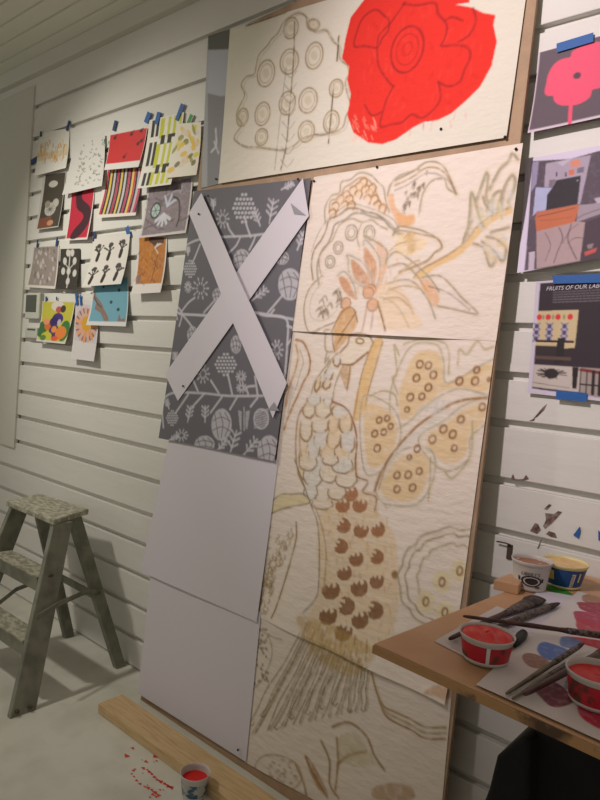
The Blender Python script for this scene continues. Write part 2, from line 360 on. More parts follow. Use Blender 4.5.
# cloud leaf
for o_ in (0, 1):
    c2.line([(-30, 440), (0, 400 + 20 * o_), (50, 405 + 20 * o_), (90, 415 + 20 * o_), (140, 435 + 10 * o_), (180, 460), (195, 495), (165, 520), (130, 560), (60, 590), (0, 610)], .007, [OLV, TAN][o_], .7)
c2.fill([(0, 440), (70, 440), (130, 470), (100, 510), (30, 540), (-20, 520)], (236, 208, 160), .7, .5)
# branch
c2.fill([(65, 640), (100, 600), (160, 565), (240, 520), (310, 465), (360, 400), (430, 345), (512, 310), (518, 338), (450, 370), (395, 410), (350, 460), (270, 540), (170, 590), (105, 640)], (226, 190, 134), .95, .15)
c2.line([(65, 640), (100, 600), (160, 565), (240, 520), (310, 465), (360, 400), (430, 345), (512, 310)], .005, (176, 134, 92), .7)
for P in ([(310, 440), (325, 350), (330, 240), (350, 300), (365, 350), (385, 400)], [(350, 290), (370, 240), (400, 150), (405, 200), (400, 260), (420, 310)], [(415, 230), (440, 180), (465, 130), (500, 100), (520, 65), (545, 90)], [(400, 330), (440, 250), (470, 240), (450, 320)], [(470, 310), (485, 220), (520, 160), (530, 210), (500, 290)], [(430, 340), (400, 300), (385, 260)], [(290, 480), (320, 400), (335, 370)], [(340, 480), (390, 500), (415, 580), (440, 540), (420, 500), (380, 470)], [(400, 450), (450, 460), (490, 500), (470, 560), (440, 520)], [(420, 430), (480, 410), (505, 400)]):
    c2.line(P, .009, (206, 196, 160), .8); c2.line([(x + 6, y + 3) for x, y in P], .005, (188, 186, 180), .7); c2.line(P, .003, OLV, .6)
# lower leaves
for P in ([(320, 480), (400, 520), (440, 560), (430, 620)], [(430, 610), (480, 560), (540, 590), (600, 640), (660, 700), (700, 760)], [(440, 640), (520, 620), (590, 680), (640, 760)]): c1.line(P, .008, OLV, .6)
c5.fill([(285, 330), (310, 335), (330, 370), (320, 392), (300, 375)], (222, 166, 116), .7, .5); c5.line([(290, 325), (330, 320), (360, 345), (380, 370), (420, 410), (370, 400), (325, 390)], .007, OLV, .7); c5.line([(305, 345), (350, 360), (400, 400)], .005, INK, .5)
for P in ([(205, 340), (260, 330), (300, 370), (320, 420)], [(210, 350), (250, 370), (270, 410)], [(190, 370), (230, 390), (260, 440)]): c5.line(P, .007, OLV, .6)
c5.fill([(190, 340), (240, 350), (270, 400), (290, 440), (200, 445), (180, 400)], (234, 204, 164), .6, .6)
for P in ([(160, 380), (150, 450)], [(185, 380), (205, 450)], [(175, 390), (170, 445)]): c5.line(P, .009, RST, .45)
c5.line([(185, 390), (205, 448)], .004, INK, .7)
# left cloud with scribble, berries
c5.line([(55, 320), (25, 350), (12, 390), (15, 430), (30, 455), (60, 440), (90, 425), (105, 400)], .006, OLV, .8); c5.line([(55, 335), (30, 370), (28, 415), (60, 425), (90, 400)], .005, OLV, .5)
for k in range(26):
    x = random.uniform(38, 90); y = 405 - (x - 38) * .6 + random.uniform(-22, 22); c5.line([(x, y), (x + 8, y - 8), (x + 12, y + 2)], .004, (120, 116, 104), .6)
for q in ((110, 385, 11, 14), (162, 360, 13, 13), (172, 388, 13, 15)): c5.fill(ell(*q), (222, 176, 140), .9); c5.ring(*q, .004, RST, .6)
c5.fill([(85, 440), (100, 400), (130, 400), (135, 440), (110, 470), (80, 500)], (208, 162, 104), .85, .4)
for k in range(14): c5.line([(88 + k * 3, 480 - k * 5), (96 + k * 3, 470 - k * 5)], .004, BRN, .6)
c5.line([(82, 500), (78, 460), (100, 405), (125, 395), (138, 430)], .005, BRN, .7)
# neck, head of the bird
head = [(300, 215), (340, 170), (350, 130), (400, 118), (445, 130), (465, 160), (475, 195), (440, 215), (400, 245), (360, 272), (310, 272)]
c3.fill(head, (230, 216, 196), .9); c3.line(head, .006, (170, 130, 100), .8); c3.ring(400, 155, 20, 14, .006, (186, 150, 96), .9, 20)
c3.line([(440, 212), (400, 245), (362, 272), (310, 272)], .007, BRN, .7)
for P in ([(235, 215), (225, 270), (245, 230), (235, 300), (255, 260)], [(290, 215), (240, 270), (200, 320), (170, 370), (155, 430), (130, 470)], [(320, 275), (290, 340), (270, 400), (262, 460)], [(265, 210), (230, 200), (230, 110), (260, 100)]): c3.line(P, .006, OLV, .75)
c3.fill([(300, 300), (350, 285), (355, 330), (335, 400), (315, 360)], (196, 160, 116), .8, .4); c3.line([(352, 285), (345, 350), (335, 405)], .005, BRN, .6)
for cx, cy, rx, ry, ro in [(285, 255, 18, 26, 0), (245, 320, 20, 40, 20), (215, 350, 16, 34, 15), (190, 370, 12, 40, 15), (235, 370, 18, 26, 20), (170, 450, 34, 32, 0), (240, 455, 22, 28, 0), (215, 500, 40, 42, 0), (300, 510, 40, 40, 40), (145, 500, 30, 40, 0), (200, 575, 42, 42, 0), (268, 570, 26, 46, 10), (330, 570, 32, 50, 0), (130, 600, 30, 56, 0), (205, 650, 36, 52, 0), (270, 640, 34, 56, 10), (340, 660, 36, 60, 0), (165, 700, 34, 54, 10), (240, 725, 36, 56, 0), (310, 730, 36, 40, 0), (120, 730, 24, 60, 0), (190, 780, 36, 50, 0), (280, 790, 36, 46, 0), (350, 760, 30, 50, 0), (120, 800, 30, 46, 0)]:
    c3.fill(ell(cx, cy, rx, ry, ro), random.choice([(226, 212, 190), (216, 212, 204), (228, 204, 170)]), .8); c3.line(ell(cx, cy, rx, ry, ro, 14, 0, 180), .008, (206, 166, 118), .75); c3.line(ell(cx, cy, rx, ry, ro, 14, -20, 200), .004, (140, 112, 84), .75)
body = [(130, 470), (95, 530), (80, 640), (80, 740), (95, 830), (130, 900)]
c3.line(body, .007, (186, 150, 112), .8); c3.line([(262, 460), (330, 490), (368, 560), (385, 650), (380, 760), (385, 850)], .008, (164, 112, 78), .85); c3.line([(105, 560), (100, 680), (120, 780)], .008, TAN, .6)
for P in ([(60, 560), (95, 470), (140, 400), (200, 350), (260, 320), (330, 335), (400, 360), (470, 400), (500, 450)],): c1.line(P, .004, INK, .5, .7)
for k in range(46):
    a = random.uniform(0, 6.28); q_ = random.uniform(20, 150); x = 370 + q_ * math.cos(a) * .9; y = 640 + q_ * math.sin(a); c1.line([(x, y), (x + random.uniform(-8, 8), y + 26)], .008, random.choice([(226, 176, 132), (232, 198, 160), (214, 208, 200)]), .45, .7)
for P in ([(470, 700), (560, 620), (600, 600)], [(440, 760), (520, 730), (600, 740)], [(420, 800), (500, 790), (560, 840)], [(450, 560), (500, 520), (600, 500)]): c1.line(P, .006, (224, 196, 156), .8)
for k in range(30):
    x = random.uniform(10, 60); y = random.uniform(440, 530); c2.line([(x, y), (x + 14, y - 12)], .006, (232, 196, 136), .6, .5)
for k in range(40):
    t_ = random.random(); x = 330 + 190 * t_; y = 440 - 130 * t_ + random.uniform(-120, -10) * (1 - .2 * t_); c2.line([(x, y), (x + random.uniform(-6, 10), y + 40)], .007, random.choice([(206, 206, 202), (216, 204, 164), (196, 190, 164)]), .5, .6)
for k in range(30):
    t_ = random.random(); x = 370 + 130 * t_; y = 470 - 60 * t_ + random.uniform(10, 100); c2.line([(x, y), (x + 20, y + 24)], .007, random.choice([(224, 196, 150), (206, 206, 202)]), .5, .6)
# trunk behind the bird
c3.fill([(470, 150), (515, 150), (470, 300), (440, 420), (425, 500), (375, 560), (370, 490), (400, 360), (430, 260)], (226, 188, 128), .9, .2); c3.line([(515, 160), (475, 300), (440, 420), (428, 500)], .005, (186, 146, 96), .7); c3.line([(470, 160), (430, 260), (400, 360), (368, 540)], .005, (186, 146, 96), .7)
# left squiggle
c3.line([(80, 150), (120, 165), (150, 240), (145, 310), (120, 360), (90, 430), (65, 480), (40, 540), (22, 600)], .009, (188, 140, 96), .85); c3.line([(80, 175), (92, 230), (78, 300), (60, 350), (40, 420), (30, 480)], .01, (214, 168, 110), .7); c3.line([(100, 200), (118, 260), (100, 320), (85, 380), (55, 450), (40, 520)], .004, INK, .5)
# spotted leaves, right
for P in ([(210, 145), (300, 140), (325, 200), (340, 280), (520, 190), (560, 260), (500, 320), (380, 300), (280, 350), (200, 420), (140, 440), (130, 330), (160, 230)], [(-20, 385), (80, 400), (120, 470), (110, 560), (60, 640), (-10, 640)], [(340, 460), (420, 400), (520, 370), (500, 460), (440, 520), (430, 600), (350, 640), (280, 590), (250, 520)], [(60, 690), (150, 600), (250, 600), (260, 700), (200, 800), (90, 800), (50, 760)]):
    c4.fill(P, (226, 196, 148), .85, .45, soft=3)
    PP = np.array(P, float); c_ = PP.mean(0); c4.line([tuple(c_ + (p - c_) * 1.22) for p in PP], .006, (208, 202, 176), .8, closed=True)
c4.line([(20, 760), (60, 660), (110, 580), (200, 480), (300, 410), (400, 360), (520, 345)], .009, (176, 134, 84), .85); c4.line([(60, 700), (130, 580), (230, 490), (340, 410)], .018, (214, 208, 196), .55)
for cx, cy, rr in [(222, 197, 17), (260, 202, 16), (282, 244, 17), (207, 258, 17), (260, 300, 17), (180, 343, 17), (231, 340, 15), (165, 398, 12), (475, 222, 15), (398, 271, 18), (468, 271, 18), (500, 387, 16), (405, 442, 17), (327, 485, 18), (369, 508, 18), (278, 531, 18), (210, 572, 16), (175, 610, 11), (376, 570, 14), (530, 265, 8), (120, 690, 16), (170, 688, 17), (220, 672, 15), (120, 752, 16), (190, 745, 17), (42, 445, 14), (77, 437, 13), (92, 473, 13), (62, 498, 14), (22, 505, 15), (33, 570, 16)]:
    c4.ring(cx, cy, rr * .85, rr, .0065, (158, 106, 70), .85, 15)
for P in ([(130, 160), (110, 110), (120, 230), (100, 260), (125, 330)], [(0, 340), (60, 315), (110, 330), (120, 380)], [(150, 110), (230, 85), (320, 95), (350, 140), (350, 240)], [(390, 200), (400, 130), (430, 150), (475, 95), (510, 130), (550, 120)], [(455, 450), (450, 600), (370, 700), (330, 670)], [(270, 610), (270, 700), (260, 800)]): c4.line(P, .006, (204, 192, 150), .75)
for k in range(22): x = random.uniform(210, 330); y = 430 - (x - 210) * .5 + random.uniform(-30, 40); c4.line([(x, y), (x + 10, y - 20)], .008, (206, 202, 196), .5)
# pincer spots and the tail
tb = [(330, 120), (500, 130), (520, 200), (560, 250), (590, 330), (590, 600), (520, 700), (480, 720), (280, 700), (260, 600), (300, 480), (290, 300)]
c6.fill(tb, (224, 196, 152), .65, .5, soft=4)
for k in range(150):
    x = random.uniform(300, 590); y = random.uniform(140, 690); c6.line([(x, y), (x + random.uniform(-10, 10), y + 18)], .007, random.choice([(200, 198, 188), (206, 170, 120), (228, 216, 196), (196, 156, 110)]), .4, .6)
for cx, cy in [(385, 170), (415, 128), (448, 170), (388, 248), (452, 265), (516, 262), (378, 325), (434, 372), (512, 365), (390, 425), (445, 480), (512, 455), (340, 490), (398, 550), (508, 565), (330, 585), (450, 600), (388, 645)]:
    s_ = 1.1 if cy < 460 else 1.32; dk = max(0, min(1, (cy - 130) / 500)); colr = tuple(int(a * (1 - dk) + b * dk) for a, b in zip((170, 116, 80), (134, 96, 64)))
    q = [(-22, -12), (-16, 14), (0, 24), (18, 18), (24, -4), (18, -26), (10, -6), (2, -20), (-4, -2), (-14, -24)]
    ro = math.radians(random.uniform(-55, 40)); Z = lambda pts: [(cx + (a * math.cos(ro) - b * math.sin(ro)) * s_, cy + (a * math.sin(ro) + b * math.cos(ro)) * s_) for a, b in pts]
    c6.fill(Z([(-24, -6), (-22, 12), (-8, 25), (12, 24), (25, 10), (26, -8), (20, -22), (10, -26), (14, -14), (6, -8), (0, -24), (-6, -8), (-16, -16), (-18, -8)]), colr, .95, .1, smooth=False, soft=1)
c6.fill(ell(583, 430, 12, 16), (168, 124, 84), .9)
# belly scales above
for cx, cy, rx, ry in [(275, 55, 38, 44), (335, 45, 36, 40), (255, 10, 34, 30), (310, 130, 30, 26), (365, 120, 34, 30), (400, 70, 40, 34), (385, 20, 40, 30), (265, 120, 26, 30), (310, 165, 40, 20), (340, 0, 30, 20)]:
    c6.fill(ell(cx, cy, rx, ry), random.choice([(228, 214, 194), (220, 216, 206)]), .85); c6.line(ell(cx, cy, rx, ry, 0, 14, -30, 200), .005, (150, 124, 98), .8)
c6.line([(205, 0), (235, 80), (265, 165), (290, 230), (300, 330), (298, 460), (285, 520), (240, 570)], .005, INK, .6); c6.line([(280, 170), (310, 250), (325, 350), (315, 480)], .007, (200, 176, 138), .7)
c6.line([(435, 0), (440, 60), (480, 80), (460, 120), (510, 140), (505, 190)], .006, (176, 136, 98), .8); c6.line([(550, 10), (520, 110)], .006, RST, .6)
c6.fill([(115, 165), (150, 130), (190, 128), (240, 135), (260, 158), (200, 170), (150, 185), (112, 205)], (220, 204, 160), .9, .2); c6.line([(112, 205), (115, 165), (150, 130), (190, 128), (240, 130), (262, 160), (200, 172), (150, 186), (112, 205)], .004, (122, 112, 84), .8)
c6.line([(210, 235), (212, 290), (195, 360), (175, 430), (155, 500), (135, 560), (120, 590)], .007, (150, 118, 84), .75)
for k in range(110):
    t = random.random(); x = 200 - 110 * t + random.uniform(-50, 0) * (1 if t > .1 else .4); y = 250 + 320 * t + random.uniform(-10, 30); c6.line([(x, y), (x + 4, y + 9), (x - 4, y + 13)], .0045, random.choice([(150, 144, 120), (196, 156, 104), (130, 122, 100)]), .55)
for k in range(8): c6.line([(120 - k * 4, 250 + k * 40), (100 - k * 5, 270 + k * 40), (85 - k * 3, 300 + k * 38)], .004, OLV, .6)
# right doily circle
for q, wd, cl in (((120, 140), .008, (196, 188, 162)), ((104, 122), .006, (176, 166, 138)), ((78, 96), .006, (206, 196, 170))):
    P = []
    for k in range(60):
        a = math.radians(90 + k * 4.3); rr = 1 + .05 * abs(math.sin(k * .5)) ; P.append((300 + 1.25 * q[0] * 1.25 * rr * math.cos(a), 290 + q[1] * 1.3 * rr * -math.sin(a) * -1))
    c7.line(P, wd, cl, .8)
for cx, cy in [(326, 258), (262, 298), (204, 369), (272, 408)]: c7.fill(ell(cx, cy, 34, 42), (228, 212, 170), .8, .3); c7.ring(cx, cy, 10, 16, .006, (166, 122, 76), .85)
c7.fill(ell(92, 271, 12, 13), (156, 120, 74), .9)
# tail plume strokes
for i in range(26):
    x0 = 250 + i * 9.5; y0 = 190 + i * 4.6; x1 = 62 + i * 16.5; y1 = 545 - i * 3.6 - (0 if i % 3 else 60 * random.random()); ph = random.uniform(0, 6)
    P = [(x0 + (x1 - x0) * t_ + 5 * math.sin(t_ * 9 + ph) * t_, y0 + (y1 - y0) * t_) for t_ in (0, .14, .28, .42, .56, .7, .84, 1)]
    c8.line(P, .0035, random.choice([(120, 114, 94), (140, 130, 104), (150, 144, 122)]), .8, .6)
    if i % 2: c8.line([(x + 6, y + 4) for x, y in P], .004, (196, 180, 148), .6)
    if i % 3 == 0: c8.line([P[-1], (P[-1][0] + 9, P[-1][1] + 8), (P[-1][0] + 18, P[-1][1] - 2)], .0035, (126, 118, 98), .7)
c8.fill([(250, 120), (500, 230), (495, 300), (420, 340), (330, 300), (270, 220)], (190, 158, 96), .55, .8, soft=4)
for k in range(60): x = random.uniform(270, 490); y = 140 + (x - 270) * .4 + random.uniform(-20, 110); c8.line([(x, y), (x - 6 + (x - 380) * .05, y + 26)], .007, random.choice([(168, 132, 74), (200, 176, 120), (150, 116, 66)]), .5, .6)
for k in range(48): c8.fill(ell(random.uniform(78, 135), random.uniform(170, 370), 4, 5), (126, 104, 78), .8)
c8.line([(135, 190), (150, 260), (120, 340), (75, 390)], .005, OLV, .6); c8.line([(100, 175), (150, 200), (185, 210)], .005, OLV, .6)
for o_ in (0, 1, 2): c8.line([(500, 330), (520, 400), (545, 470 - 12 * o_), (580, 500 - 18 * o_), (640, 530 - 18 * o_), (690, 560 - 20 * o_), (760, 560 - 20 * o_)], .007, [(170, 136, 100), (196, 178, 140), (186, 160, 124)][o_], .8)
for P in ([(320, 570), (350, 640), (350, 720), (380, 770)], [(265, 625), (300, 700), (340, 765)], [(230, 650), (260, 720), (270, 776)], [(375, 560), (380, 640), (370, 740)], [(360, 520), (420, 505), (480, 550), (510, 620), (545, 670)], [(380, 650), (420, 620), (480, 605)]): c8.line(P, .013, (176, 140, 84), .55, .6); c8.line(P, .004, (120, 100, 66), .6)
c8.fill([(265, 620), (285, 640), (320, 700), (345, 760), (310, 740), (280, 680)], (160, 116, 60), .7, .5)
c8.fill([(380, 560), (440, 540), (490, 600), (510, 650), (440, 660), (390, 640)], (198, 184, 142), .5, .6)
for k in range(40): a = random.uniform(0, 6.3); rr = random.uniform(10, 70); x = 170 + rr * math.cos(a); y = 680 + rr * .7 * math.sin(a); c8.line([(x, y), (x + 8, y + 3)], .004, (150, 142, 116), .55)
c8.line(ell(170, 680, 85, 60, 20), .006, (190, 172, 130), .6); c8.fill([(500, 740), (560, 715), (640, 730), (640, 780), (520, 776)], (170, 128, 70), .6, .6)
c8.fill([(690, 395), (740, 365), (790, 380), (780, 420), (735, 405)], (190, 136, 84), .6, .6)

def board_sheet(name, quad, off, material, pt, cell=RES, curl=None, colmul=1.0, parent=None):
    """quad: TL TR BR BL measured points on the leaning board; off: distance off the board; curl(u,v) extra distance"""
    Q = [on_b(x, y, off) for x, y in quad]
    q = [np.array([p[0], p[2]]) for p in Q]
    W_ = max(np.linalg.norm(q[1] - q[0]), np.linalg.norm(q[2] - q[3])); H_ = max(np.linalg.norm(q[3] - q[0]), np.linalg.norm(q[2] - q[1]))
    nu = max(2, int(W_ / cell)); nv = max(2, int(H_ / cell))
    def fn(U, V):
        X = np.outer((1 - U) * (1 - V), q[0]) .reshape(-1, 2) if False else ((1 - U) * (1 - V))[:, None] * q[0] + (U * (1 - V))[:, None] * q[1] + (U * V)[:, None] * q[2] + ((1 - U) * V)[:, None] * q[3]
        d = off + (curl(U, V) if curl else 0)
        return np.stack([X[:, 0], B0 + BK * X[:, 1] - d, X[:, 1]], 1)
    return grid_sheet(name, fn, nu, nv, material, (lambda P, U, V: pt.sample(P[:, 0], P[:, 2]) * colmul) if isinstance(pt, Paint) else (lambda P, U, V: np.tile(lin(pt), (len(P), 1))))
uc = board_sheet('painted_canvas', [(230, 29), (534, -62), (507, 138), (219, 184)], .006, M_canvas, PT, curl=lambda U, V: .002 * np.sin(U * 9) * V + .004 * V ** 6)
tag(uc, 'upper cream canvas with a big red flower head and a ringed medallion', 'canvas painting')
cA = board_sheet('painted_canvas', [(314, 177), (523, 143), (496, 341), (291, 331)], .008, M_canvas, PT, curl=lambda U, V: .003 * np.sin(U * 12) * V * V + .012 * V ** 14 * np.exp(-((U - .45) / .3) ** 2))
tag(cA, 'cream canvas with the hooded blossom, curling leaves and tan branch', 'canvas painting')
cB = board_sheet('painted_canvas', [(292, 326), (497, 333), (447, 703), (259, 617)], .005, M_canvas, PT, curl=lambda U, V: .012 * V ** 10 * (.25 + U) + .003 * np.sin(U * 14 + V * 5) * V)
tag(cB, 'cream canvas with the scaled bird and spotted leaves', 'canvas painting')
cC = board_sheet('painted_canvas', [(262, 600), (452, 690), (436, 868), (245, 762)], .003, M_canvas, PT, colmul=.93, curl=lambda U, V: .002 * np.sin(U * 10))
tag(cC, 'lowest cream canvas with the drooping tail feathers, reaching the floor', 'canvas painting')

# ---- grey floral banner
PB = Paint(-2.4, -1.4, 1.0, 2.95, .0026, (106, 103, 109))
A = Crop(160, 170, .26667, PB); B = Crop(150, 310, .26667, PB); LG = (196, 192, 198)
def st(c, P, w_=.0095): c.line(P, w_, LG, .9, .15)
for P in ([(95, 288), (150, 262), (250, 252), (340, 248), (420, 238)], [(60, 515), (80, 540), (150, 545), (240, 552)], [(360, 535), (440, 548), (510, 562)], [(345, 252), (330, 210), (322, 175)], [(285, 252), (265, 225), (258, 205)], [(155, 280), (135, 330), (125, 350)], [(80, 540), (110, 500), (135, 480)], [(170, 535), (210, 490), (225, 470)], [(410, 535), (440, 500), (465, 470)], [(340, 300), (355, 270), (362, 250)], [(265, 310), (290, 285), (305, 255)], [(60, 515), (70, 560)]): st(A, P)
for P in ([(110, 10), (130, 16), (250, 22)], [(400, 10), (440, 22), (500, 26), (522, 52), (520, 130), (514, 220), (505, 290)], [(50, 345), (90, 312), (200, 312), (300, 322), (430, 322)], [(187, 305), (165, 255)], [(265, 312), (235, 265)], [(315, 315), (298, 240)], [(375, 315), (370, 290), (400, 285)], [(410, 315), (400, 250)], [(150, 318), (105, 385)], [(210, 315), (165, 365)], [(278, 325), (235, 385)], [(335, 325), (308, 372)], [(410, 330), (385, 362)], [(125, 16), (160, 60), (168, 90)], [(110, -10), (125, 16), (115, 60)], [(60, 330), (55, 380), (60, 440)], [(520, 130), (545, 100)], [(520, 60), (545, 70)], [(470, 0), (455, 20)]): st(B, P)
def cone(c, cx, cy, rx, ry):
    for j in range(-3, 4):
        for i in range(-3, 4):
            x = i / 3.2 + (.16 if j % 2 else 0); y = j / 3.4
            if x * x + y * y < .95: c.fill(ell(cx + x * rx, cy + y * ry, rx * .13, ry * .11, 20), LG, .9, 0, smooth=False, soft=1)
def lobed(c, cx, cy, rx, ry, ro=0):
    c.fill(ell(cx, cy, rx, ry, ro), LG, .85, .1)
    DK = (104, 100, 106)
    for k in (-.5, 0, .5): c.line([(cx - rx * .2 + rx * k, cy - ry * .75), (cx + rx * k * 1.3 + rx * .12, cy - ry * .1), (cx + rx * k * .6, cy + ry * .8)], .0045, DK, .85, 0)
    for k in (-.35, .25): c.line([(cx - rx * .85, cy + ry * (k + .1)), (cx, cy + ry * (k - .12)), (cx + rx * .85, cy + ry * (k + .14))], .0045, DK, .8, 0)
def dots(c, cx, cy, rx, ry):
    for a in range(0, 360, 36):
        for k in (.55, 1.0): c.line([(cx + rx * k * .8 * math.cos(math.radians(a)), cy + ry * k * .8 * math.sin(math.radians(a))), (cx + rx * k * math.cos(math.radians(a)), cy + ry * k * math.sin(math.radians(a)))], .008, LG, .8)
def sprig(c, cx, cy, L_, ang):
    dx, dy = math.sin(math.radians(ang)), -math.cos(math.radians(ang))
    c.line([(cx, cy), (cx + dx * L_, cy + dy * L_)], .008, LG, .85)
    for k in (.3, .55, .8):
        for s_ in (-1, 1): c.line([(cx + dx * L_ * k, cy + dy * L_ * k), (cx + dx * L_ * (k + .18) + s_ * dy * L_ * .2, cy + dy * L_ * (k + .18) - s_ * dx * L_ * .2)], .009, LG, .8)
cone(A, 320, 145, 42, 58); cone(A, 118, 372, 24, 34); dots(A, 157, 445, 30, 40); lobed(A, 312, 338, 32, 40); lobed(A, 492, 430, 44, 60); lobed(A, 222, 470, 20, 26); dots(A, 240, 185, 24, 34); sprig(A, 415, 200, 90, 10); sprig(A, 380, 210, 60, -20); sprig(A, 350, 490, 70, 50); sprig(A, 520, 300, 70, 20); lobed(A, 462, 330, 26, 26); sprig(A, 110, 320, 30, 0); sprig(A, 460, 75, 50, 60); sprig(A, 205, 150, 40, 0); dots(A, 110, 440, 12, 20)
cone(B, 290, 205, 40, 44); cone(B, 92, 405, 22, 30); lobed(B, 277, 430, 38, 60); dots(B, 205, 240, 24, 34); dots(B, 348, 250, 18, 20); dots(B, 350, 292, 18, 18); dots(B, 128, 470, 24, 22); lobed(B, 215, 505, 38, 34); lobed(B, 455, 530, 42, 60); sprig(B, 215, 420, 60, 0); sprig(B, 150, 420, 60, 10); sprig(B, 260, 530, 60, 40); sprig(B, 310, 540, 90, 15); sprig(B, 360, 545, 80, 40); sprig(B, 80, 370, 36, -20); dots(B, 482, 150, 22, 36); lobed(B, 165, 95, 20, 34); lobed(B, 328, 130, 20, 34); sprig(B, 100, 200, 40, 0); sprig(B, 80, 490, 40, 60)
for k in range(7): B.line([(400, 388 + k * 9), (425, 380 + k * 9), (450, 372 + k * 9)], .005, LG, .85)
B.line(ell(425, 408, 27, 36), .007, LG, .85)
for k in range(9): B.line([(340 + k, 380 + k * 8), (350, 384 + k * 8)], .006, LG, .8); B.line([(368, 384 + k * 7), (380 - k, 380 + k * 8)], .006, LG, .8)
B.line([(360, 365), (362, 450)], .006, LG, .8)
bn = board_sheet('floral_banner', [(194, 191), (311, 178), (276, 461), (160, 438)], .011, M_sheet, PB, curl=lambda U, V: .008 * V ** 4)
tag(bn, 'tall dark grey banner printed with pale flowers, crossed by white strips', 'banner')
PS = Paint(-2.4, -1.9, 2.0, 2.95, RES, (134, 132, 134)); S = Crop(190, 0, .2833, PS)
S.fill([(50, 175), (160, 172), (160, 330), (110, 340), (50, 325)], (176, 176, 184), 1, 0, smooth=False); S.fill([(50, 100), (160, 90), (160, 172), (50, 176)], (104, 104, 98), 1, 0, smooth=False)
S.line([(90, 455), (92, 510), (75, 535)], .012, (198, 196, 200), .9); S.line([(85, 500), (100, 540)], .01, (198, 196, 200), .9); S.fill([(48, 100), (64, 100), (60, 660), (40, 660)], (170, 170, 172), .8, 0, smooth=False)
for k in range(3): S.line([(110, 420 + 60 * k), (104, 470 + 60 * k)], .006, (152, 150, 154), .7)
gs = board_sheet('print_strip', [(208, 36), (233, 28), (222, 183), (201, 188.5)], .003, M_sheet, PS)
tag(gs, 'narrow grey printed strip at the upper left edge of the board', 'print')
PW = Paint(-2.4, -1.3, -.1, 2.5, .006, (212, 205, 212))
PX = Crop(160, 170, .26667, PW)
w1 = board_sheet('paper_sheet', [(169, 440), (278, 460), (257, 622), (141, 571)], .0095, M_sheet, PW, .012, curl=lambda U, V: .004 * V ** 3 + .002 * np.sin(U * 5))
tag(w1, 'blank white paper sheet hanging directly below the grey floral banner', 'paper sheet')
w2 = board_sheet('paper_sheet', [(151, 566), (261, 612), (246, 762), (139, 693)], .0065, M_sheet, PW, .012, curl=lambda U, V: .006 * V ** 3 * (1 - U))
tag(w2, 'blank white paper sheet lowest on the board, just above the pine plank', 'paper sheet')
def strip(quad, off, lab, fold):
    o = board_sheet('paper_strip', quad, off, M_sheet, PW, .012, curl=lambda U, V: .006 * np.exp(-((V - .5) / .18) ** 2) * (1 if off > .018 else 0) + .001)
    tag(o, lab, 'paper strip', 'white paper strips crossing the grey banner')
    Q = [on_b(x, y, off + .003) for x, y in fold]
    f = mesh('folded_corner', [tuple(p) for p in Q] , [(0, 1, 2)], mat('folded_grey_print', (150, 147, 152), .8), o)
    return o
strip([(303, 178), (309, 216), (178, 401), (165, 374)], .0165, 'white paper strip slanting from upper right to lower left over the grey banner', [(290.5, 203), (306, 215.5), (294, 214)])
strip([(189, 213), (201.5, 193), (287, 383), (273, 418)], .0215, 'white paper strip slanting from upper left to lower right, lying on top of the other', [(274, 402), (279, 411), (268, 410)])
# tacks
tk = [(208, 196, .026), (198.5, 214, .026), (298, 179, .02), (183, 386, .021), (238, 750, .014), (441, 129, .012), (216, 179, .007), (377, 167, .012), (505, 137, .012), (314, 181, .012), (516, 149, .012)]
TL_ = ['black tack in the upper left corner of the grey banner', 'black tack through the upper left end of the crossing strip', 'black tack in the upper right corner of the grey banner', 'black tack through the lower left end of the crossing strip', 'black tack at the bottom of the lowest white paper sheet', 'small black tack below the red flower head', 'black tack at the foot of the narrow grey printed strip', 'black tack on the brown gap above the hooded blossom', 'dark tack at the lower right corner of the red flower canvas', 'dark tack at the upper left corner of the blossom canvas', 'dark tack at the upper right corner of the blossom canvas']
for (x, y, of), lb in zip(tk, TL_):
    c = on_b(x, y, of); prof = [(.0, 0), (.0024, .0), (.0040, .001), (.0044, .003), (.0034, .0048), (.0, .0054)]
    V = []; F = []; n = 16
    for r_, h in prof:
        for i in range(n): a = 2 * math.pi * i / n; V.append((c[0] + r_ * math.cos(a), c[1] - h + .002, c[2] + r_ * math.sin(a)))
    for j in range(len(prof) - 1):
        for i in range(n): F.append((j * n + i, j * n + (i + 1) % n, (j + 1) * n + (i + 1) % n, (j + 1) * n + i))
    # shaft reaches the board
    V += [(c[0] - .001, c[1] + .002, c[2]), (c[0] + .001, c[1] + .002, c[2]), (c[0], c[1] + of - .001, c[2])]; k = len(V); F.append((k - 3, k - 2, k - 1))
    tag(mesh('thumb_tack', V, F, M_black, smooth=True), lb, 'tack', 'thumb tacks in the board')

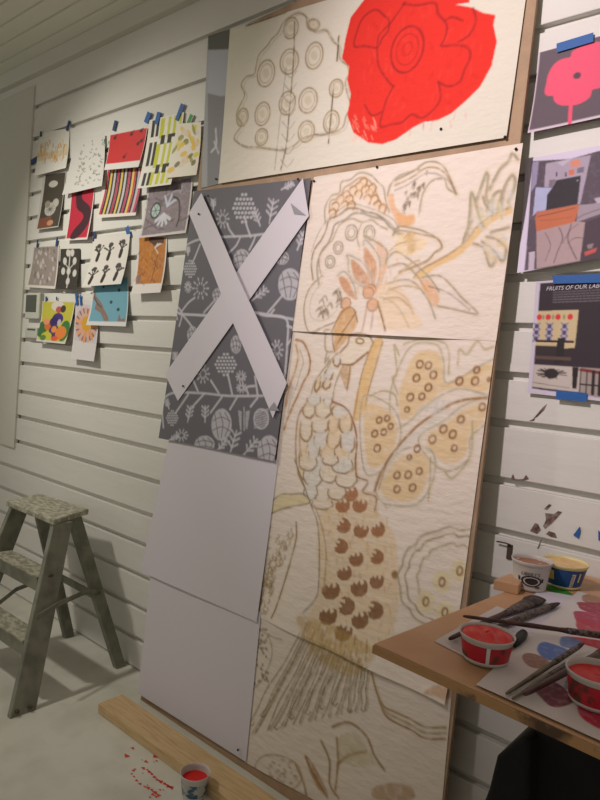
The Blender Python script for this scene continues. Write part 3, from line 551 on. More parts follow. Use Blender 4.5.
# ------------------------------------------------------------------ pictures taped on the wall
class Pic:
    def __init__(s, quad, base, bulge=0.022, layer=0, res=.0022, name='art_print', top=0.0):
        s.Y0 = YF - .003 - layer * .003 - top; s.bulge = bulge
        ys = [s.Y0, s.Y0, s.Y0 - bulge, s.Y0 - bulge]
        s.Q = [on_y(x, y, Y) for (x, y), Y in zip(quad, ys)]
        s.w = np.linalg.norm(s.Q[1] - s.Q[0]); s.h = np.linalg.norm(s.Q[3] - s.Q[0]); s.name = name; s.res = res
        s.p = Paint(0, s.w, 0, s.h, res, base)
    def m(s, P): return [(x * s.w, y * s.h) for x, y in P]
    def f(s, P, col, al=1, rough=0, smooth=False): s.p.fill(spline(s.m(P), 4, True) if smooth else s.m(P), col, al, rough)
    def l(s, P, wd, col, al=1, rough=0, smooth=True): s.p.stroke(spline(s.m(P), 5) if smooth else s.m(P), wd * s.w, col, al, rough)
    def e(s, cx, cy, rx, ry, col, al=1, rot=0, rough=0): s.p.fill(s.m(ell(cx, cy, rx, ry, rot)), col, al, rough)
    def px(s, P, ox=0, oy=0, k=1):
        out = []
        for x, y in P:
            u_ = v_ = .5
            for it in range(8):
                Y = s.Q[0][1] * (1 - v_) + s.Q[3][1] * v_ + s.bulge * (v_ - v_ * v_); g = on_y(ox + x * k, oy + y * k, Y); g2 = np.array([g[0], g[2]])
                q = [np.array([a[0], a[2]]) for a in s.Q]
                F0 = (1 - u_) * (1 - v_) * q[0] + u_ * (1 - v_) * q[1] + u_ * v_ * q[2] + (1 - u_) * v_ * q[3]
                J = np.array([(1 - v_) * (q[1] - q[0]) + v_ * (q[2] - q[3]), (1 - u_) * (q[3] - q[0]) + u_ * (q[2] - q[1])]).T
                d_ = np.linalg.solve(J, g2 - F0); u_ += d_[0]; v_ += d_[1]
            out.append((u_, v_))
        return out
    def make(s, label, cat='picture', group=None):
        Q = s.Q; b = s.bulge
        def fn(U, V):
            P = ((1 - U) * (1 - V))[:, None] * Q[0] + (U * (1 - V))[:, None] * Q[1] + (U * V)[:, None] * Q[2] + ((1 - U) * V)[:, None] * Q[3]
            P[:, 1] += b * V - b * V ** 2 + 0.0015 * np.sin(U * 5) * V
            return P
        o = grid_sheet(s.name, fn, int(s.w / s.res / 1.3), int(s.h / s.res / 1.3), M_art, lambda P, U, V: s.p.sample(U * s.w, V * s.h))
        s.o = o; return tag(o, label, cat, group)
rnd = random.Random(11); G1 = 'art prints taped on the left of the wall'
p = Pic([(39.5, 133), (69.5, 128), (66, 168), (34, 176)], (226, 222, 212), layer=0)
for k in range(60): x = rnd.uniform(.03, .97); y = rnd.uniform(.28, .78); p.l([(x, y), (x + rnd.uniform(-.05, .05), y - .08)], .035, rnd.choice([(214, 160, 60), (224, 184, 110), (200, 140, 90), (206, 196, 170)]), .7)
p.f([(.02, .5), (.98, .5), (.98, .66), (.02, .66)], (212, 162, 60), .45, .7)
p.make('white sheet with a band of orange sketched figures, highest in the leftmost column', group=G1)
p = Pic([(43, 174), (66, 171), (58.5, 227), (35, 230)], (196, 192, 184), layer=0)
p.f([(.12, .02), (.98, .02), (.98, .98), (.08, .98)], (74, 66, 56)); p.e(.5, .2, .2, .06, (196, 190, 180)); p.e(.5, .65, .24, .12, (196, 192, 184)); p.e(.7, .55, .14, .08, (186, 180, 170)); p.f([(.08, .8), (.6, .78), (.7, .98), (.08, .98)], (126, 76, 54)); p.e(.6, .9, .14, .05, (190, 140, 110)); p.e(.35, .55, .12, .06, (150, 140, 126))
for k in range(14): a = k / 14 * 6.28; p.l([(.5, .65), (.5 + .2 * math.cos(a), .65 + .1 * math.sin(a))], .02, (90, 84, 74), .7)
p.make('dark brown print with pale round blooms and a rust corner, under the orange band sheet', group=G1)
p = Pic([(71, 190), (95, 185), (87.5, 239.5), (65, 240.5)], (222, 214, 208), layer=0)
p.f([(.04, 0), (.98, 0), (.95, .96), (.04, .96)], (188, 38, 62)); p.f([(.25, 0), (.55, 0), (.5, .2), (.9, .4), (.95, .62), (.8, .8), (.5, .96), (.2, .96), (.3, .8), (.62, .62), (.6, .5), (.3, .36)], (66, 30, 40), smooth=True)
p.make('crimson print with a dark winding ribbon shape', group=G1)
p = Pic([(75, 137.5), (105, 135), (102, 186), (62, 195)], (214, 210, 204), layer=2)
for k in range(70):
    x = rnd.uniform(.25, .95); y = rnd.uniform(.04, .9); a = rnd.uniform(-.05, .05); p.l([(x, y), (x + a, y + .03), (x + a + .03, y + .02)], .016, (110, 106, 102), .7)
p.make('white sheet sprinkled with small grey marks, overlapping the crimson print', group=G1)
p = Pic([(104.5, 168), (142, 168), (135.7, 215.5), (96.5, 218)], (226, 218, 208), layer=0)
cs = [(190, 50, 80), (40, 40, 40), (226, 190, 70), (50, 50, 50), (196, 190, 186), (60, 40, 50), (190, 50, 90), (36, 36, 36), (226, 190, 80), (70, 60, 60), (200, 196, 196), (44, 40, 44), (196, 60, 100), (36, 36, 36), (226, 196, 90), (200, 60, 70), (40, 40, 44), (190, 186, 190), (200, 60, 96), (60, 40, 50)]
for k, c in enumerate(cs):
    x = .04 + k * .048; p.f([(x + .06, 0), (x + .11, 0), (x + .085, .5), (x + .045, .93), (x - .004, .93), (x + .04, .5)], c)
p.make('print of curving black, yellow and pink stripes', group=G1)
p = Pic([(110, 134.5), (147.5, 127), (138.5, 167), (104, 170)], (224, 218, 214), layer=3)
p.f([(.01, .02), (.99, .02), (.99, .83), (.01, .83)], (204, 44, 44))
for x, y in [(.15, .12), (.6, .1), (.9, .32), (.5, .68), (.85, .06), (.82, .38)]: p.e(x, y, .045, .05, (96, 30, 34)); p.l([(x, y), (x + .06, y - .08)], .02, (96, 30, 34))
p.make('bright red print dotted with a few dark blossoms', group=G1)
p = Pic([(148.5, 186), (193, 176), (186, 233), (139, 238)], (208, 200, 198), layer=0)
p.f([(.02, .02), (.97, .02), (.97, .95), (.04, .96)], (132, 118, 124), 1, .2)
for k in range(26): x = rnd.uniform(.05, .9); y = rnd.uniform(.05, .9); p.l([(x, y), (x + rnd.uniform(-.2, .2), y + rnd.uniform(-.1, .1)), (x + rnd.uniform(-.3, .3), y + rnd.uniform(-.15, .15))], .03, rnd.choice([(96, 86, 90), (168, 158, 168), (150, 130, 134), (110, 90, 96)]), .7)
p.e(.25, .5, .12, .16, (70, 68, 70)); p.e(.25, .5, .09, .12, (176, 196, 190)); 
for a in range(0, 360, 60): p.l([(.25, .5), (.25 + .09 * math.cos(math.radians(a)), .5 + .12 * math.sin(math.radians(a)))], .012, (90, 96, 96))
for a in (-60, -30, 0, 30, 60): p.l([(.45, .6), (.45 + .18 * math.sin(math.radians(a)), .6 + .2 * math.cos(math.radians(a)))], .05, (206, 206, 214), .9)
for a in (120, 160, 200): p.l([(.5, .45), (.5 + .22 * math.sin(math.radians(a)), .45 + .2 * math.cos(math.radians(a)))], .04, (196, 200, 214), .9)
p.l([(.62, .3), (.75, .4), (.8, .7), (.78, .85)], .035, (70, 62, 66))
p.make('mauve grey print with white splayed petals and a round blue-grey disc', group=G1)
p = Pic([(149.5, 120), (184, 112), (171, 184.5), (137, 188.5)], (228, 224, 212), layer=2, bulge=.03)
YG = (196, 196, 52); BK_ = (44, 40, 36)
for x0, x1 in ((.36, .48), (.58, .66), (.74, .82), (.9, .97)): p.f([(x0, .02), (x1, .02), (x1, .3), (x0, .3)], YG); p.f([(x0 - .04, .38), (x1 - .04, .38), (x1 - .04, .72), (x0 - .04, .72)], YG); p.f([(x0 - .08, .78), (x1 - .06, .78), (x1 - .06, .97), (x0 - .08, .97)], YG)
for y0, y1 in ((.02, .26), (.34, .68), (.78, .97)): p.f([(.1, y0), (.19, y0), (.19, y1), (.1, y1)], BK_); p.f([(.24, y0), (.32, y0), (.32, y1), (.24, y1)], BK_)
for y in (.26, .68): p.f([(.42, y), (.54, y), (.54, y + .13), (.42, y + .13)], BK_); p.f([(.62, y), (.98, y), (.98, y + .05), (.74, y + .05), (.74, y + .13), (.62, y + .13)], BK_)
p.make('print of lime and black vertical bars', group=G1)
p = Pic([(176.5, 124), (201, 121.8), (196.5, 175), (165, 178)], (228, 220, 204), layer=4, bulge=.03)
for k in range(34):
    x = rnd.uniform(.06, .92); y = rnd.uniform(.05, .92); p.e(x, y, rnd.uniform(.07, .13), rnd.uniform(.035, .06), rnd.choice([(214, 200, 50), (150, 146, 60), (226, 186, 70), (222, 206, 190), (110, 106, 60), (224, 196, 180)]), .9, rnd.uniform(-60, 60))
p.make('cream print of scattered yellow leaves beside the narrow grey strip', group=G1)
p = Pic([(33, 247), (59, 245), (55.3, 289), (25.7, 287)], (216, 208, 200), layer=0)
p.f([(.06, .02), (.96, .02), (.96, .94), (.06, .94)], (150, 138, 132))
for k in range(40): x = rnd.uniform(.1, .9); y = rnd.uniform(.06, .9); p.e(x, y, .06, .035, rnd.choice([(200, 192, 186), (120, 108, 104), (172, 160, 156)]), .8, rnd.uniform(40, 110))
p.make('taupe print with a faint all-over leaf pattern', group=G1)
p = Pic([(60.5, 249), (80, 248.5), (76.3, 289.5), (56.5, 289)], (60, 54, 48), layer=1)
for x, y, a in [(.25, .3, 30), (.75, .3, -30), (.4, .1, 10), (.62, .1, -10), (.2, .55, 20), (.8, .6, -10), (.48, .55, 0), (.5, .8, 0)]: p.e(x, y, .1, .09, (204, 200, 192), 1, a)
p.l([(.5, .95), (.48, .5), (.5, .05)], .05, (204, 200, 192)); p.l([(.5, .5), (.25, .35)], .03, (204, 200, 192)); p.l([(.5, .5), (.75, .35)], .03, (204, 200, 192))
p.make('small black print with white leaf sprigs', group=G1)
p = Pic([(138, 236), (167, 236), (160.5, 292.5), (131, 294)], (224, 216, 212), layer=0, bulge=.04)
p.f([(.04, .02), (.96, .02), (.96, .83), (.08, .83)], (186, 116, 36), 1, .1)
for k in range(60): x = rnd.uniform(.1, .9); y = rnd.uniform(.08, .8); p.l([(x, y), (x + rnd.uniform(-.15, .15), y + .05)], .05, rnd.choice([(214, 140, 40), (150, 84, 32), (120, 70, 36), (206, 128, 44)]), .5, .5)
p.f([(.4, .02), (.9, .02), (.9, .12), (.6, .17), (.4, .1)], (90, 56, 34)); p.e(.15, .75, .08, .06, (110, 110, 130), .8)
for a in (-30, 0, 30): p.l([(.6, .2), (.75 + .002 * a, .13)], .03, (214, 206, 196)); 
p.l([(.6, .2), (.72, .3)], .03, (214, 206, 196)); p.l([(.7, .35), (.6, .8)], .02, (110, 60, 44))
p.make('burnt orange textured print with a white margin below', group=G1)
p = Pic([(94, 281), (128, 276), (126, 326.5), (86, 325)], (216, 214, 214), layer=0, bulge=.03)
p.f([(.02, .02), (.98, .02), (.98, .91), (.04, .91)], (112, 164, 182)); p.f([(.04, .2), (.12, .36), (.3, .52), (.36, .62), (.5, .78), (.56, .9), (.44, .9), (.3, .72), (.12, .64), (.14, .5), (.03, .4)], (140, 112, 100), 1, .2)
for x, y in [(.3, .15), (.62, .12), (.75, .26), (.55, .5), (.76, .66)]: p.e(x, y, .04, .035, (44, 70, 84))
p.f([(.78, .9), (.8, .75), (.86, .86), (.96, .84), (.96, .9)], (140, 112, 100)); p.l([(.05, .35), (.16, .5), (.3, .6)], .02, (70, 80, 84))
p.make('light blue print with brown twig shapes and dark dots', group=G1)
p = Pic([(94.5, 239), (130, 234), (121, 284), (82, 286.5)], (224, 218, 210), layer=2, bulge=.035)
for x, y in [(.2, .3), (.5, .3), (.82, .27), (.18, .78), (.5, .76), (.82, .74)]:
    p.l([(x - .02, y + .14), (x, y + .04)], .085, (52, 42, 38)); p.l([(x, y + .04), (x + .02, y - .1)], .025, (52, 42, 38)); p.e(x + rnd.uniform(-.03, .03), y - .14, .065, .045, (52, 42, 38), .95)
    for k in range(5): a = rnd.uniform(-1.1, 1.1); q = rnd.uniform(.09, .16); p.l([(x, y), (x + q * math.sin(a) * 1.1, y - q * math.cos(a))], .018, (52, 42, 38)); p.e(x + q * math.sin(a) * 1.15, y - q * math.cos(a), .026, .018, (52, 42, 38))
p.make('white sheet with six black plants in vases in two rows', group=G1)
p = Pic([(75.5, 297), (99, 303), (94, 361.5), (70.5, 358.5)], (216, 210, 208), layer=0, bulge=.03)
p.f([(.05, .08), (.98, .08), (.96, .7), (.04, .7)], (206, 196, 200))
for a in range(0, 360, 24): p.l([(.5, .42), (.5 + .42 * math.cos(math.radians(a)), .42 + .26 * math.sin(math.radians(a)))], .12, rnd.choice([(226, 150, 90), (230, 160, 120), (214, 170, 150)]), .95); p.l([(.5 + .34 * math.cos(math.radians(a + 12)), .42 + .21 * math.sin(math.radians(a + 12))), (.5 + .44 * math.cos(math.radians(a + 12)), .42 + .27 * math.sin(math.radians(a + 12)))], .05, (90, 90, 120), .9)
p.e(.5, .4, .2, .12, (214, 160, 50)); p.f([(.78, .08), (.98, .08), (.98, .4)], (176, 120, 90), .9)
p.make('narrow sheet with an orange sunburst flower, lowest of the left group', group=G1)
p = Pic([(42.5, 301), (75, 301.5), (65, 344), (36, 341)], (214, 210, 204), layer=2, bulge=.03)
p.f([(.02, .02), (.98, .02), (.96, .96), (.04, .95)], (196, 188, 60), 1, .1)
for x, y, rx, ry, c in [(.1, .7, .16, .2, (60, 110, 60)), (.85, .7, .16, .25, (60, 120, 60)), (.5, .12, .2, .12, (220, 210, 200)), (.55, .2, .1, .08, (190, 90, 80)), (.68, .18, .08, .09, (70, 60, 50)), (.3, .6, .14, .12, (214, 110, 50)), (.55, .42, .18, .14, (70, 50, 120)), (.45, .5, .14, .12, (60, 40, 100)), (.62, .5, .06, .07, (190, 180, 200)), (.5, .72, .16, .16, (80, 50, 110)), (.5, .68, .09, .08, (226, 150, 60)), (.75, .75, .18, .16, (226, 130, 60)), (.3, .85, .18, .1, (200, 190, 60)), (.6, .9, .12, .06, (220, 90, 60)), (.2, .5, .1, .08, (230, 150, 110)), (.2, .9, .1, .07, (90, 130, 60))]: p.e(x, y, rx, ry, c)
p.make('multicoloured print of purple and orange blooms on yellow and green', group=G1)
# right of the board
G2 = 'pictures taped on the wall right of the board'
p = Pic([(539, 52.5), (652, 22), (644, 108), (527.5, 133)], (206, 190, 200), layer=0, bulge=.03, res=.002)
p.f([(.01, .0), (1, 0), (1, .97), (.01, .97)], (98, 84, 92))
K_ = lambda P: p.px(P, 510, 20, .15)
p.f(K_([(240, 430), (255, 360), (290, 300), (340, 262), (402, 245), (412, 212), (450, 188), (505, 160), (560, 148), (640, 150), (730, 190), (760, 290), (720, 400), (600, 452), (550, 465), (535, 510), (490, 545), (430, 565), (340, 568), (295, 540), (286, 506), (250, 506), (230, 480)]), (232, 84, 114), smooth=True)
p.f(K_(ell(447, 370, 28, 21, -25)), (88, 66, 76)); p.l(K_([(405, 560), (400, 620), (398, 690)]), .035, (232, 84, 114))
p.make('dark print with a large pink poppy, highest to the right of the board', group=G2)
p = Pic([(525.5, 159.5), (612, 143), (606, 257), (517, 273)], (214, 204, 224), layer=0, bulge=.03, res=.002)
K_ = lambda P: p.px(P, 510, 140, .175)
def kf(P, c, al=1, rg=.06): p.f(K_(P), c, al, rg)
kf([(125, 120), (345, 108), (700, 10), (640, 640), (490, 690), (270, 730), (80, 746)], (84, 70, 82)); kf([(125, 125), (165, 122), (150, 250), (120, 300)], (150, 140, 170)); kf([(205, 135), (340, 108), (462, 85), (400, 370), (385, 365), (405, 205), (265, 230), (240, 275), (195, 268)], (170, 156, 174))
kf([(345, 122), (400, 110), (400, 150), (345, 155)], (218, 134, 104)); kf([(335, 172), (368, 166), (368, 198), (335, 202)], (210, 112, 80)); kf([(385, 160), (425, 152), (420, 185), (382, 190)], (118, 106, 124))
for x_ in (262, 315): kf([(x_, 185), (x_ + 9, 183), (x_ + 9, 208), (x_, 210)], (76, 64, 78))
kf([(225, 228), (262, 225), (240, 275), (220, 270)], (120, 106, 122)); kf([(268, 128), (300, 150), (340, 120), (345, 108)], (190, 178, 192))
kf([(147, 270), (240, 274), (212, 312), (205, 400), (155, 408), (130, 435)], (174, 178, 212)); kf([(265, 230), (405, 205), (385, 365), (205, 400), (214, 312), (240, 278)], (40, 33, 40)); kf([(380, 228), (392, 226), (390, 236), (380, 238)], (150, 140, 150))
kf([(150, 520), (370, 465), (430, 470), (400, 690), (150, 735)], (172, 146, 148)); kf([(390, 372), (470, 365), (600, 330), (600, 395), (380, 470)], (160, 144, 156)); kf([(480, 335), (600, 310), (600, 350), (500, 362)], (186, 172, 186))
kf([(152, 412), (385, 368), (396, 382), (370, 465), (350, 474), (150, 522), (144, 445)], (192, 106, 70)); p.l(K_([(160, 436), (260, 415), (372, 388)]), .012, (140, 72, 50)); p.l(K_([(170, 460), (240, 455), (350, 440)]), .008, (160, 84, 58))
for P, w_ in (([(280, 500), (300, 560), (270, 640), (250, 700)], .014), ([(350, 480), (330, 560), (350, 620), (380, 680)], .016), ([(200, 530), (230, 600), (200, 690)], .01), ([(390, 480), (340, 520), (300, 590)], .01), ([(380, 450), (440, 420), (600, 370)], .012), ([(330, 590), (370, 560), (420, 560)], .01)): p.l(K_(P), w_, (92, 76, 84), .8, .3)
kf([(432, 470), (600, 410), (560, 660), (480, 690), (400, 690)], (70, 54, 64)); kf([(425, 640), (500, 615), (490, 640), (430, 665)], (200, 84, 74), .9, .5); kf([(440, 600), (480, 590), (470, 620), (445, 622)], (150, 134, 140), .8); kf([(108, 642), (142, 636), (136, 740), (104, 745)], (190, 176, 190))
p.make('photo print of folded cloths with a terracotta one, middle of the right column', group=G2)
p = Pic([(536, 281.5), (640, 274), (636, 405), (527.5, 393)], (206, 196, 212), layer=0, bulge=.012, res=.0018, name='magazine_page')
p.f([(.045, .02), (1, .02), (1, .98), (.04, .955)], (52, 42, 48))
for j in range(5):
    x = .19
    while x < .93: q = rnd.uniform(.02, .05); p.l([(x, .105 + j * .022), (x + q, .105 + j * .022)], .007, (140, 128, 136), .75, smooth=False); x += q + .012
p.f([(.04, .265), (.45, .262), (.43, .58), (.04, .62)], (206, 184, 144)); 
for x in (.06, .15, .25, .37): p.e(x, .32, .028, .026, (214, 56, 62))
for x in (.10, .20, .31): p.e(x, .32, .014, .022, (150, 150, 110))
for x in (.04, .17, .32):
    p.f([(x - .03, .37), (x + .035, .37), (x + .03, .54), (x - .035, .54)], (176, 168, 186))
    for k in range(3): p.e(x, .4 + k * .055, .02, .02, (96, 80, 116)); p.l([(x - .035, .37 + k * .055), (x + .035, .43 + k * .055)], .007, (80, 66, 96)); p.l([(x + .035, .37 + k * .055), (x - .035, .43 + k * .055)], .007, (80, 66, 96))
p.f([(.04, .52), (.42, .52), (.42, .54), (.04, .54)], (48, 38, 38)); p.f([(.04, .57), (.3, .57), (.3, .63), (.04, .63)], (54, 44, 44)); p.f([(.26, .5), (.33, .5), (.33, .7), (.24, .74)], (40, 32, 34)); p.f([(.04, .66), (.4, .66), (.4, .69), (.04, .69)], (96, 74, 66))
p.f([(.04, .74), (.5, .74), (.5, .95), (.04, .94)], (196, 184, 176)); p.f([(.5, .74), (.9, .74), (.9, .97), (.5, .97)], (170, 156, 150), .9)
for k in range(24): a = rnd.uniform(0, 6.28); p.l([(.22, .81), (.22 + .15 * math.cos(a), .81 + .045 * math.sin(a))], .01, (48, 38, 40), .85)
p.e(.22, .81, .07, .045, (48, 38, 40)); p.f([(.42, .74), (.48, .74), (.47, .92), (.43, .92)], (40, 30, 32)); p.l([(.5, .76), (.75, .78)], .03, (126, 46, 50), smooth=False)
for x in (.5, .56, .62, .68, .74): p.l([(x, .77), (x, .95)], .012 if x < .6 else .03, (44, 32, 34), smooth=False)
p.l([(.5, .88), (.75, .88)], .014, (44, 32, 34), smooth=False); p.l([(.04, .9), (.4, .92)], .006, (110, 100, 100))
mag = p.make('black magazine page with a table and chair photo, lowest of the right column', group=G2)
mag['category'] = 'magazine page'
def text_mesh(s, font=None):
    cu = bpy.data.curves.new('t', 'FONT'); cu.body = s; cu.size = 1.0; cu.shear = .25; cu.space_character = 1.0
    o = bpy.data.objects.new('t', cu); COL.objects.link(o); dg = bpy.context.evaluated_depsgraph_get(); dg.update()
    me = bpy.data.meshes.new_from_object(o.evaluated_get(dg)); bpy.data.objects.remove(o)
    V = np.array([v.co[:] for v in me.vertices]); F = [tuple(q.vertices) for q in me.polygons]; return V, F
V_, F_ = text_mesh('FRUITS OF OUR LABOR')
V_[:, 0] -= V_[:, 0].min(); sc_ = .60 / V_[:, 0].max(); hgt = V_[:, 1].max()
def on_pic(p_, u_, v_, off=.0006):
    Q = p_.Q; P = (1 - u_) * (1 - v_) * Q[0] + u_ * (1 - v_) * Q[1] + u_ * v_ * Q[2] + (1 - u_) * v_ * Q[3]; P = P.copy(); P[1] += p_.bulge * (v_ - v_ ** 2) - off + .0015 * math.sin(u_ * 5) * v_; return P
M_ink = mat('pale_ink', (206, 198, 204), .7)
mesh('headline', [on_pic(p, .115 + v[0] * sc_, .088 - v[1] / hgt * .034) for v in V_], F_, M_ink, mag)
# tapes
def tape(px, py, L_, W_, rot, label, m=None, Y=YF - .0085):
    c = on_y(px, py, Y); r_ = math.radians(rot); V = []
    for a, b, d in ([(-.5, -.1, 0), (-.1, -.75, 0), (.45, .1, 0), (.6, .7, 0)] if 'torn' in label else [(-.5, -.5, 0), (.5, -.46, 0), (.48, .5, 0), (-.52, .47, 0)]):
        x = a * L_; z = b * W_; V.append((c[0] + x * math.cos(r_) - z * math.sin(r_), Y, c[2] + x * math.sin(r_) + z * math.cos(r_)))
    V += [(x, y + .0012, z) for x, y, z in V]
    o = mesh('masking_tape', V, [(0, 1, 2, 3), (7, 6, 5, 4), (0, 4, 5, 1), (1, 5, 6, 2), (2, 6, 7, 3), (3, 7, 4, 0)], m or M_tape)
    return tag(o, label, 'tape', 'scraps of tape holding the pictures')
M_td = mat('dark_blue_tape', (36, 62, 108), .6); M_tl = mat('teal_tape', (40, 84, 96), .6)
for a in [(34.5, 160.5, .085, .035, 8, 'wide blue tape at the left edge of the orange band sheet', M_td), (40.5, 134, .03, .02, 90, 'small dark tape on the top left corner of the orange band sheet', M_tl), (68, 125.5, .055, .024, 62, 'blue tape above the top right corner of the orange band sheet', M_td),
          (114.5, 125.5, .05, .024, 70, 'blue tape above the bright red print', M_td), (105.5, 142.5, .045, .018, 115, 'green tape between the grey-marked sheet and the red print', mat('dark_green_tape', (48, 96, 60), .6)), (147.5, 117.5, .05, .035, 60, 'blue tape left of the top of the lime and black print', None), (157.5, 118, .055, .03, 72, 'blue tape on the top left of the lime and black print', None),
          (179.5, 112, .075, .026, 60, 'long blue tape on the top right of the lime and black print', None), (189, 121, .06, .022, 58, 'green tape on top of the yellow leaf print', M_tapeg), (37.3, 243.5, .045, .018, 82, 'small blue tape on the top left of the taupe print', M_td), (56.7, 241.5, .05, .02, 80, 'small blue tape on the top right of the taupe print', M_td),
          (94, 236.5, .05, .02, 80, 'dark tape on the top left of the six plants sheet', M_td), (128, 232, .06, .03, 118, 'bright blue tape at the top right of the six plants sheet', None), (76.5, 299, .065, .022, 105, 'blue tape left of a pair above the sunburst sheet', None), (80.5, 300, .055, .018, 105, 'blue tape right of a pair above the sunburst sheet', None),
          (46, 299.5, .035, .015, 95, 'small blue tape on the top left of the multicoloured print', M_td), (56.5, 298.5, .02, .012, 95, 'tiny dark tape on the top of the multicoloured print', M_td),
          (575, 42.5, .098, .026, 2, 'blue tape on the top edge of the pink poppy print', None), (603, 278.2, .26, .024, 0, 'long blue tape across the top of the black magazine page', None), (571.5, 396, .082, .025, -1, 'blue tape under the black magazine page', None), (577, 533, .024, .02, 30, 'torn blue tape scrap on the bare wall above the blue tub', None), (600, 537, .02, .02, 60, 'torn blue tape scrap at the right picture edge above the tub', None)]:
    off = YF - .0215 if a[1] == 142.5 else YF - .0195 if 'under the black' in a[5] else YF - .013 if a[0] in (157.5, 179.5, 189, 147.5) else (YF - .004 if 'scrap' in a[5] else YF - .009)
    tape(*a, Y=off)
# ---- thermostat and the small box beneath
M_plas = mat('white_plastic', (196, 196, 184), .45); M_scr = mat('grey_display', (74, 76, 66), .3)
def wallbox(px0, py0, px1, py1, depth, bev):
    a = on_y(px0, py0, YF - depth); b = on_y(px1, py1, YF - depth); return a[0], b[0], b[2], a[2]
x0, x1, z0, z1 = wallbox(25.5, 293, 38, 319, .03, .004)
th = thing('thermostat', ((x0 + x1) / 2, YF, z0), 'small white thermostat with a dark grey display at the left end of the wall', 'thermostat')
box('housing', x0, x1, YF - .028, YF + .001, z0, z1, M_plas, th, .006); box('display', x0 + .012, x1 - .035, YF - .031, YF - .027, z0 + .04, z1 - .012, M_scr, th, .001)
x0, x1, z0, z1 = wallbox(25, 327, 36.5, 338.5, .02, .004)
jb = thing('junction_box', ((x0 + x1) / 2, YF, z0), 'small white wall box directly below the thermostat', 'wall box')
box('cover', x0, x1, YF - .02, YF + .001, z0, z1, M_plas, jb, .005); box('name_plate', x0 + .03, x1 - .02, YF - .0212, YF - .0198, z0 + .045, z0 + .055, M_scr, jb)
# ---- little things on the bare wall at the right
M_rust = mat('rusty_metal', (92, 76, 66), .6, metal=.5)
c = on_y(509, 553, YF)
lt = thing('wall_latch', c, 'small dark metal latch on the wall left of the white paint tub', 'latch')
box('plate', c[0] - .006, c[0] + .010, YF - .005, YF + .002, c[2] - .018, c[2] + .026, M_rust, lt, .002)
tube('hook', [(c[0] - .035, YF - .012, c[2] + .028), (c[0] - .01, YF - .014, c[2] + .03), (c[0] + .004, YF - .012, c[2] + .028), (c[0] + .005, YF - .003, c[2] + .024)], [.0022] * 4, M_rust, lt)
M_stain = mat('brown_smudge', (92, 68, 60), .8, col2=(150, 134, 128), nscale=60, thr=(.4, .7))
def smudge(pts, label):
    V = []; F = []
    for poly in pts:
        k = len(V); Q = [on_y(x, y, YF - .0012) for x, y in poly]
        V += [tuple(q) for q in Q]; tr = tessellate_polygon([[Vector(q) for q in Q]]); F += [tuple(k + i for i in t) for t in tr]
    return tag(mesh('paint_smudge', V, F, M_stain), label, 'paint smudge', 'dry paint smudges on the wall')
smudge([[(544, 509), (549, 504), (551.5, 505), (547, 510)], [(545, 513), (554, 514), (558, 511), (562, 512), (556, 519), (551, 524), (545, 529), (543, 526), (546, 520)], [(530, 531), (535, 523), (538, 524), (541, 530), (537, 534)], [(546, 534), (549, 531), (555, 533), (557, 538), (551, 537)], [(541, 539), (542, 540), (539, 548), (537, 549)]], 'larger leaf-shaped brown smudge on the wall above the white paint tub')
smudge([[(511, 478), (513, 474), (515, 479), (518, 479.4), (523, 479.2), (526, 475), (529, 479), (524, 480.4), (512, 480.2)]], 'small dark two-peaked fleck on a board edge beside the leaning board')
smudge([[(533, 419), (538, 413), (543, 407), (547, 404), (544, 410), (537, 417)], [(529, 421), (535, 418), (534, 421)]], 'thin scratch-like smudge under the black magazine page')

# ------------------------------------------------------------------ step ladder
LDR = thing('step_ladder', (-2.75, 1.5, 0), 'grey paint-spattered step ladder standing near the left end of the wall', 'ladder')
def quad_z(x0, x1, y0, y1, z): return [(x0, y0, z), (x1, y0, z), (x1, y1, z), (x0, y1, z)]
hexa('rail', quad_z(-2.468, -2.440, 1.215, 1.325, 0), quad_z(-2.745, -2.715, 1.505, 1.60, .69), M_ladder, LDR, .004)
hexa('rail', quad_z(-3.075, -3.045, 1.205, 1.315, 0), quad_z(-3.135, -3.105, 1.495, 1.59, .69), M_ladder, LDR, .004)
hexa('leg', quad_z(-2.565, -2.530, 1.765, 1.818, 0), quad_z(-2.845, -2.812, 1.63, 1.70, .69), M_ladder, LDR, .004)
hexa('leg', quad_z(-3.005, -2.972, 1.75, 1.803, 0), quad_z(-3.165, -3.135, 1.62, 1.69, .69), M_ladder, LDR, .004)
hexa('top_cap', [(-3.15, 1.485, .688), (-2.70, 1.495, .688), (-2.805, 1.735, .688), (-3.225, 1.705, .688)], [(-3.15, 1.485, .715), (-2.70, 1.495, .715), (-2.805, 1.735, .715), (-3.225, 1.705, .715)], M_ladtop, LDR, .005)
def lerp(a, b, t): return a + (b - a) * t
for zt in (.475, .245):
    t = zt / .69; xr = lerp(-2.468, -2.745, t); xl = lerp(-3.045, -3.105, t); y0 = lerp(1.205, 1.49, t); 
    s_ = hexa('step', [(xl, y0, zt - .06), (xr, y0 + .01, zt - .06), (xr, y0 + .02, zt - .06), (xl, y0 + .01, zt - .06)], [(xl, y0, zt), (xr, y0 + .01, zt), (xr, y0 + .02, zt), (xl, y0 + .01, zt)], M_ladder, LDR)
    hexa('tread', [(xl, y0 - .002, zt - .004), (xr, y0 + .008, zt - .004), (xr, y0 + .105, zt - .004), (xl, y0 + .095, zt - .004)], [(xl, y0 - .002, zt + .006), (xr, y0 + .008, zt + .006), (xr, y0 + .105, zt + .006), (xl, y0 + .095, zt + .006)], M_ladtop, s_, .002)
zc = .30; t = zc / .69
hexa('crossbar', quad_z(lerp(-2.972, -3.135, t), lerp(-2.565, -2.845, t), 1.72, 1.735, zc), quad_z(lerp(-2.972, -3.135, t), lerp(-2.565, -2.845, t), 1.715, 1.73, zc + .035), M_ladder, LDR, .002)
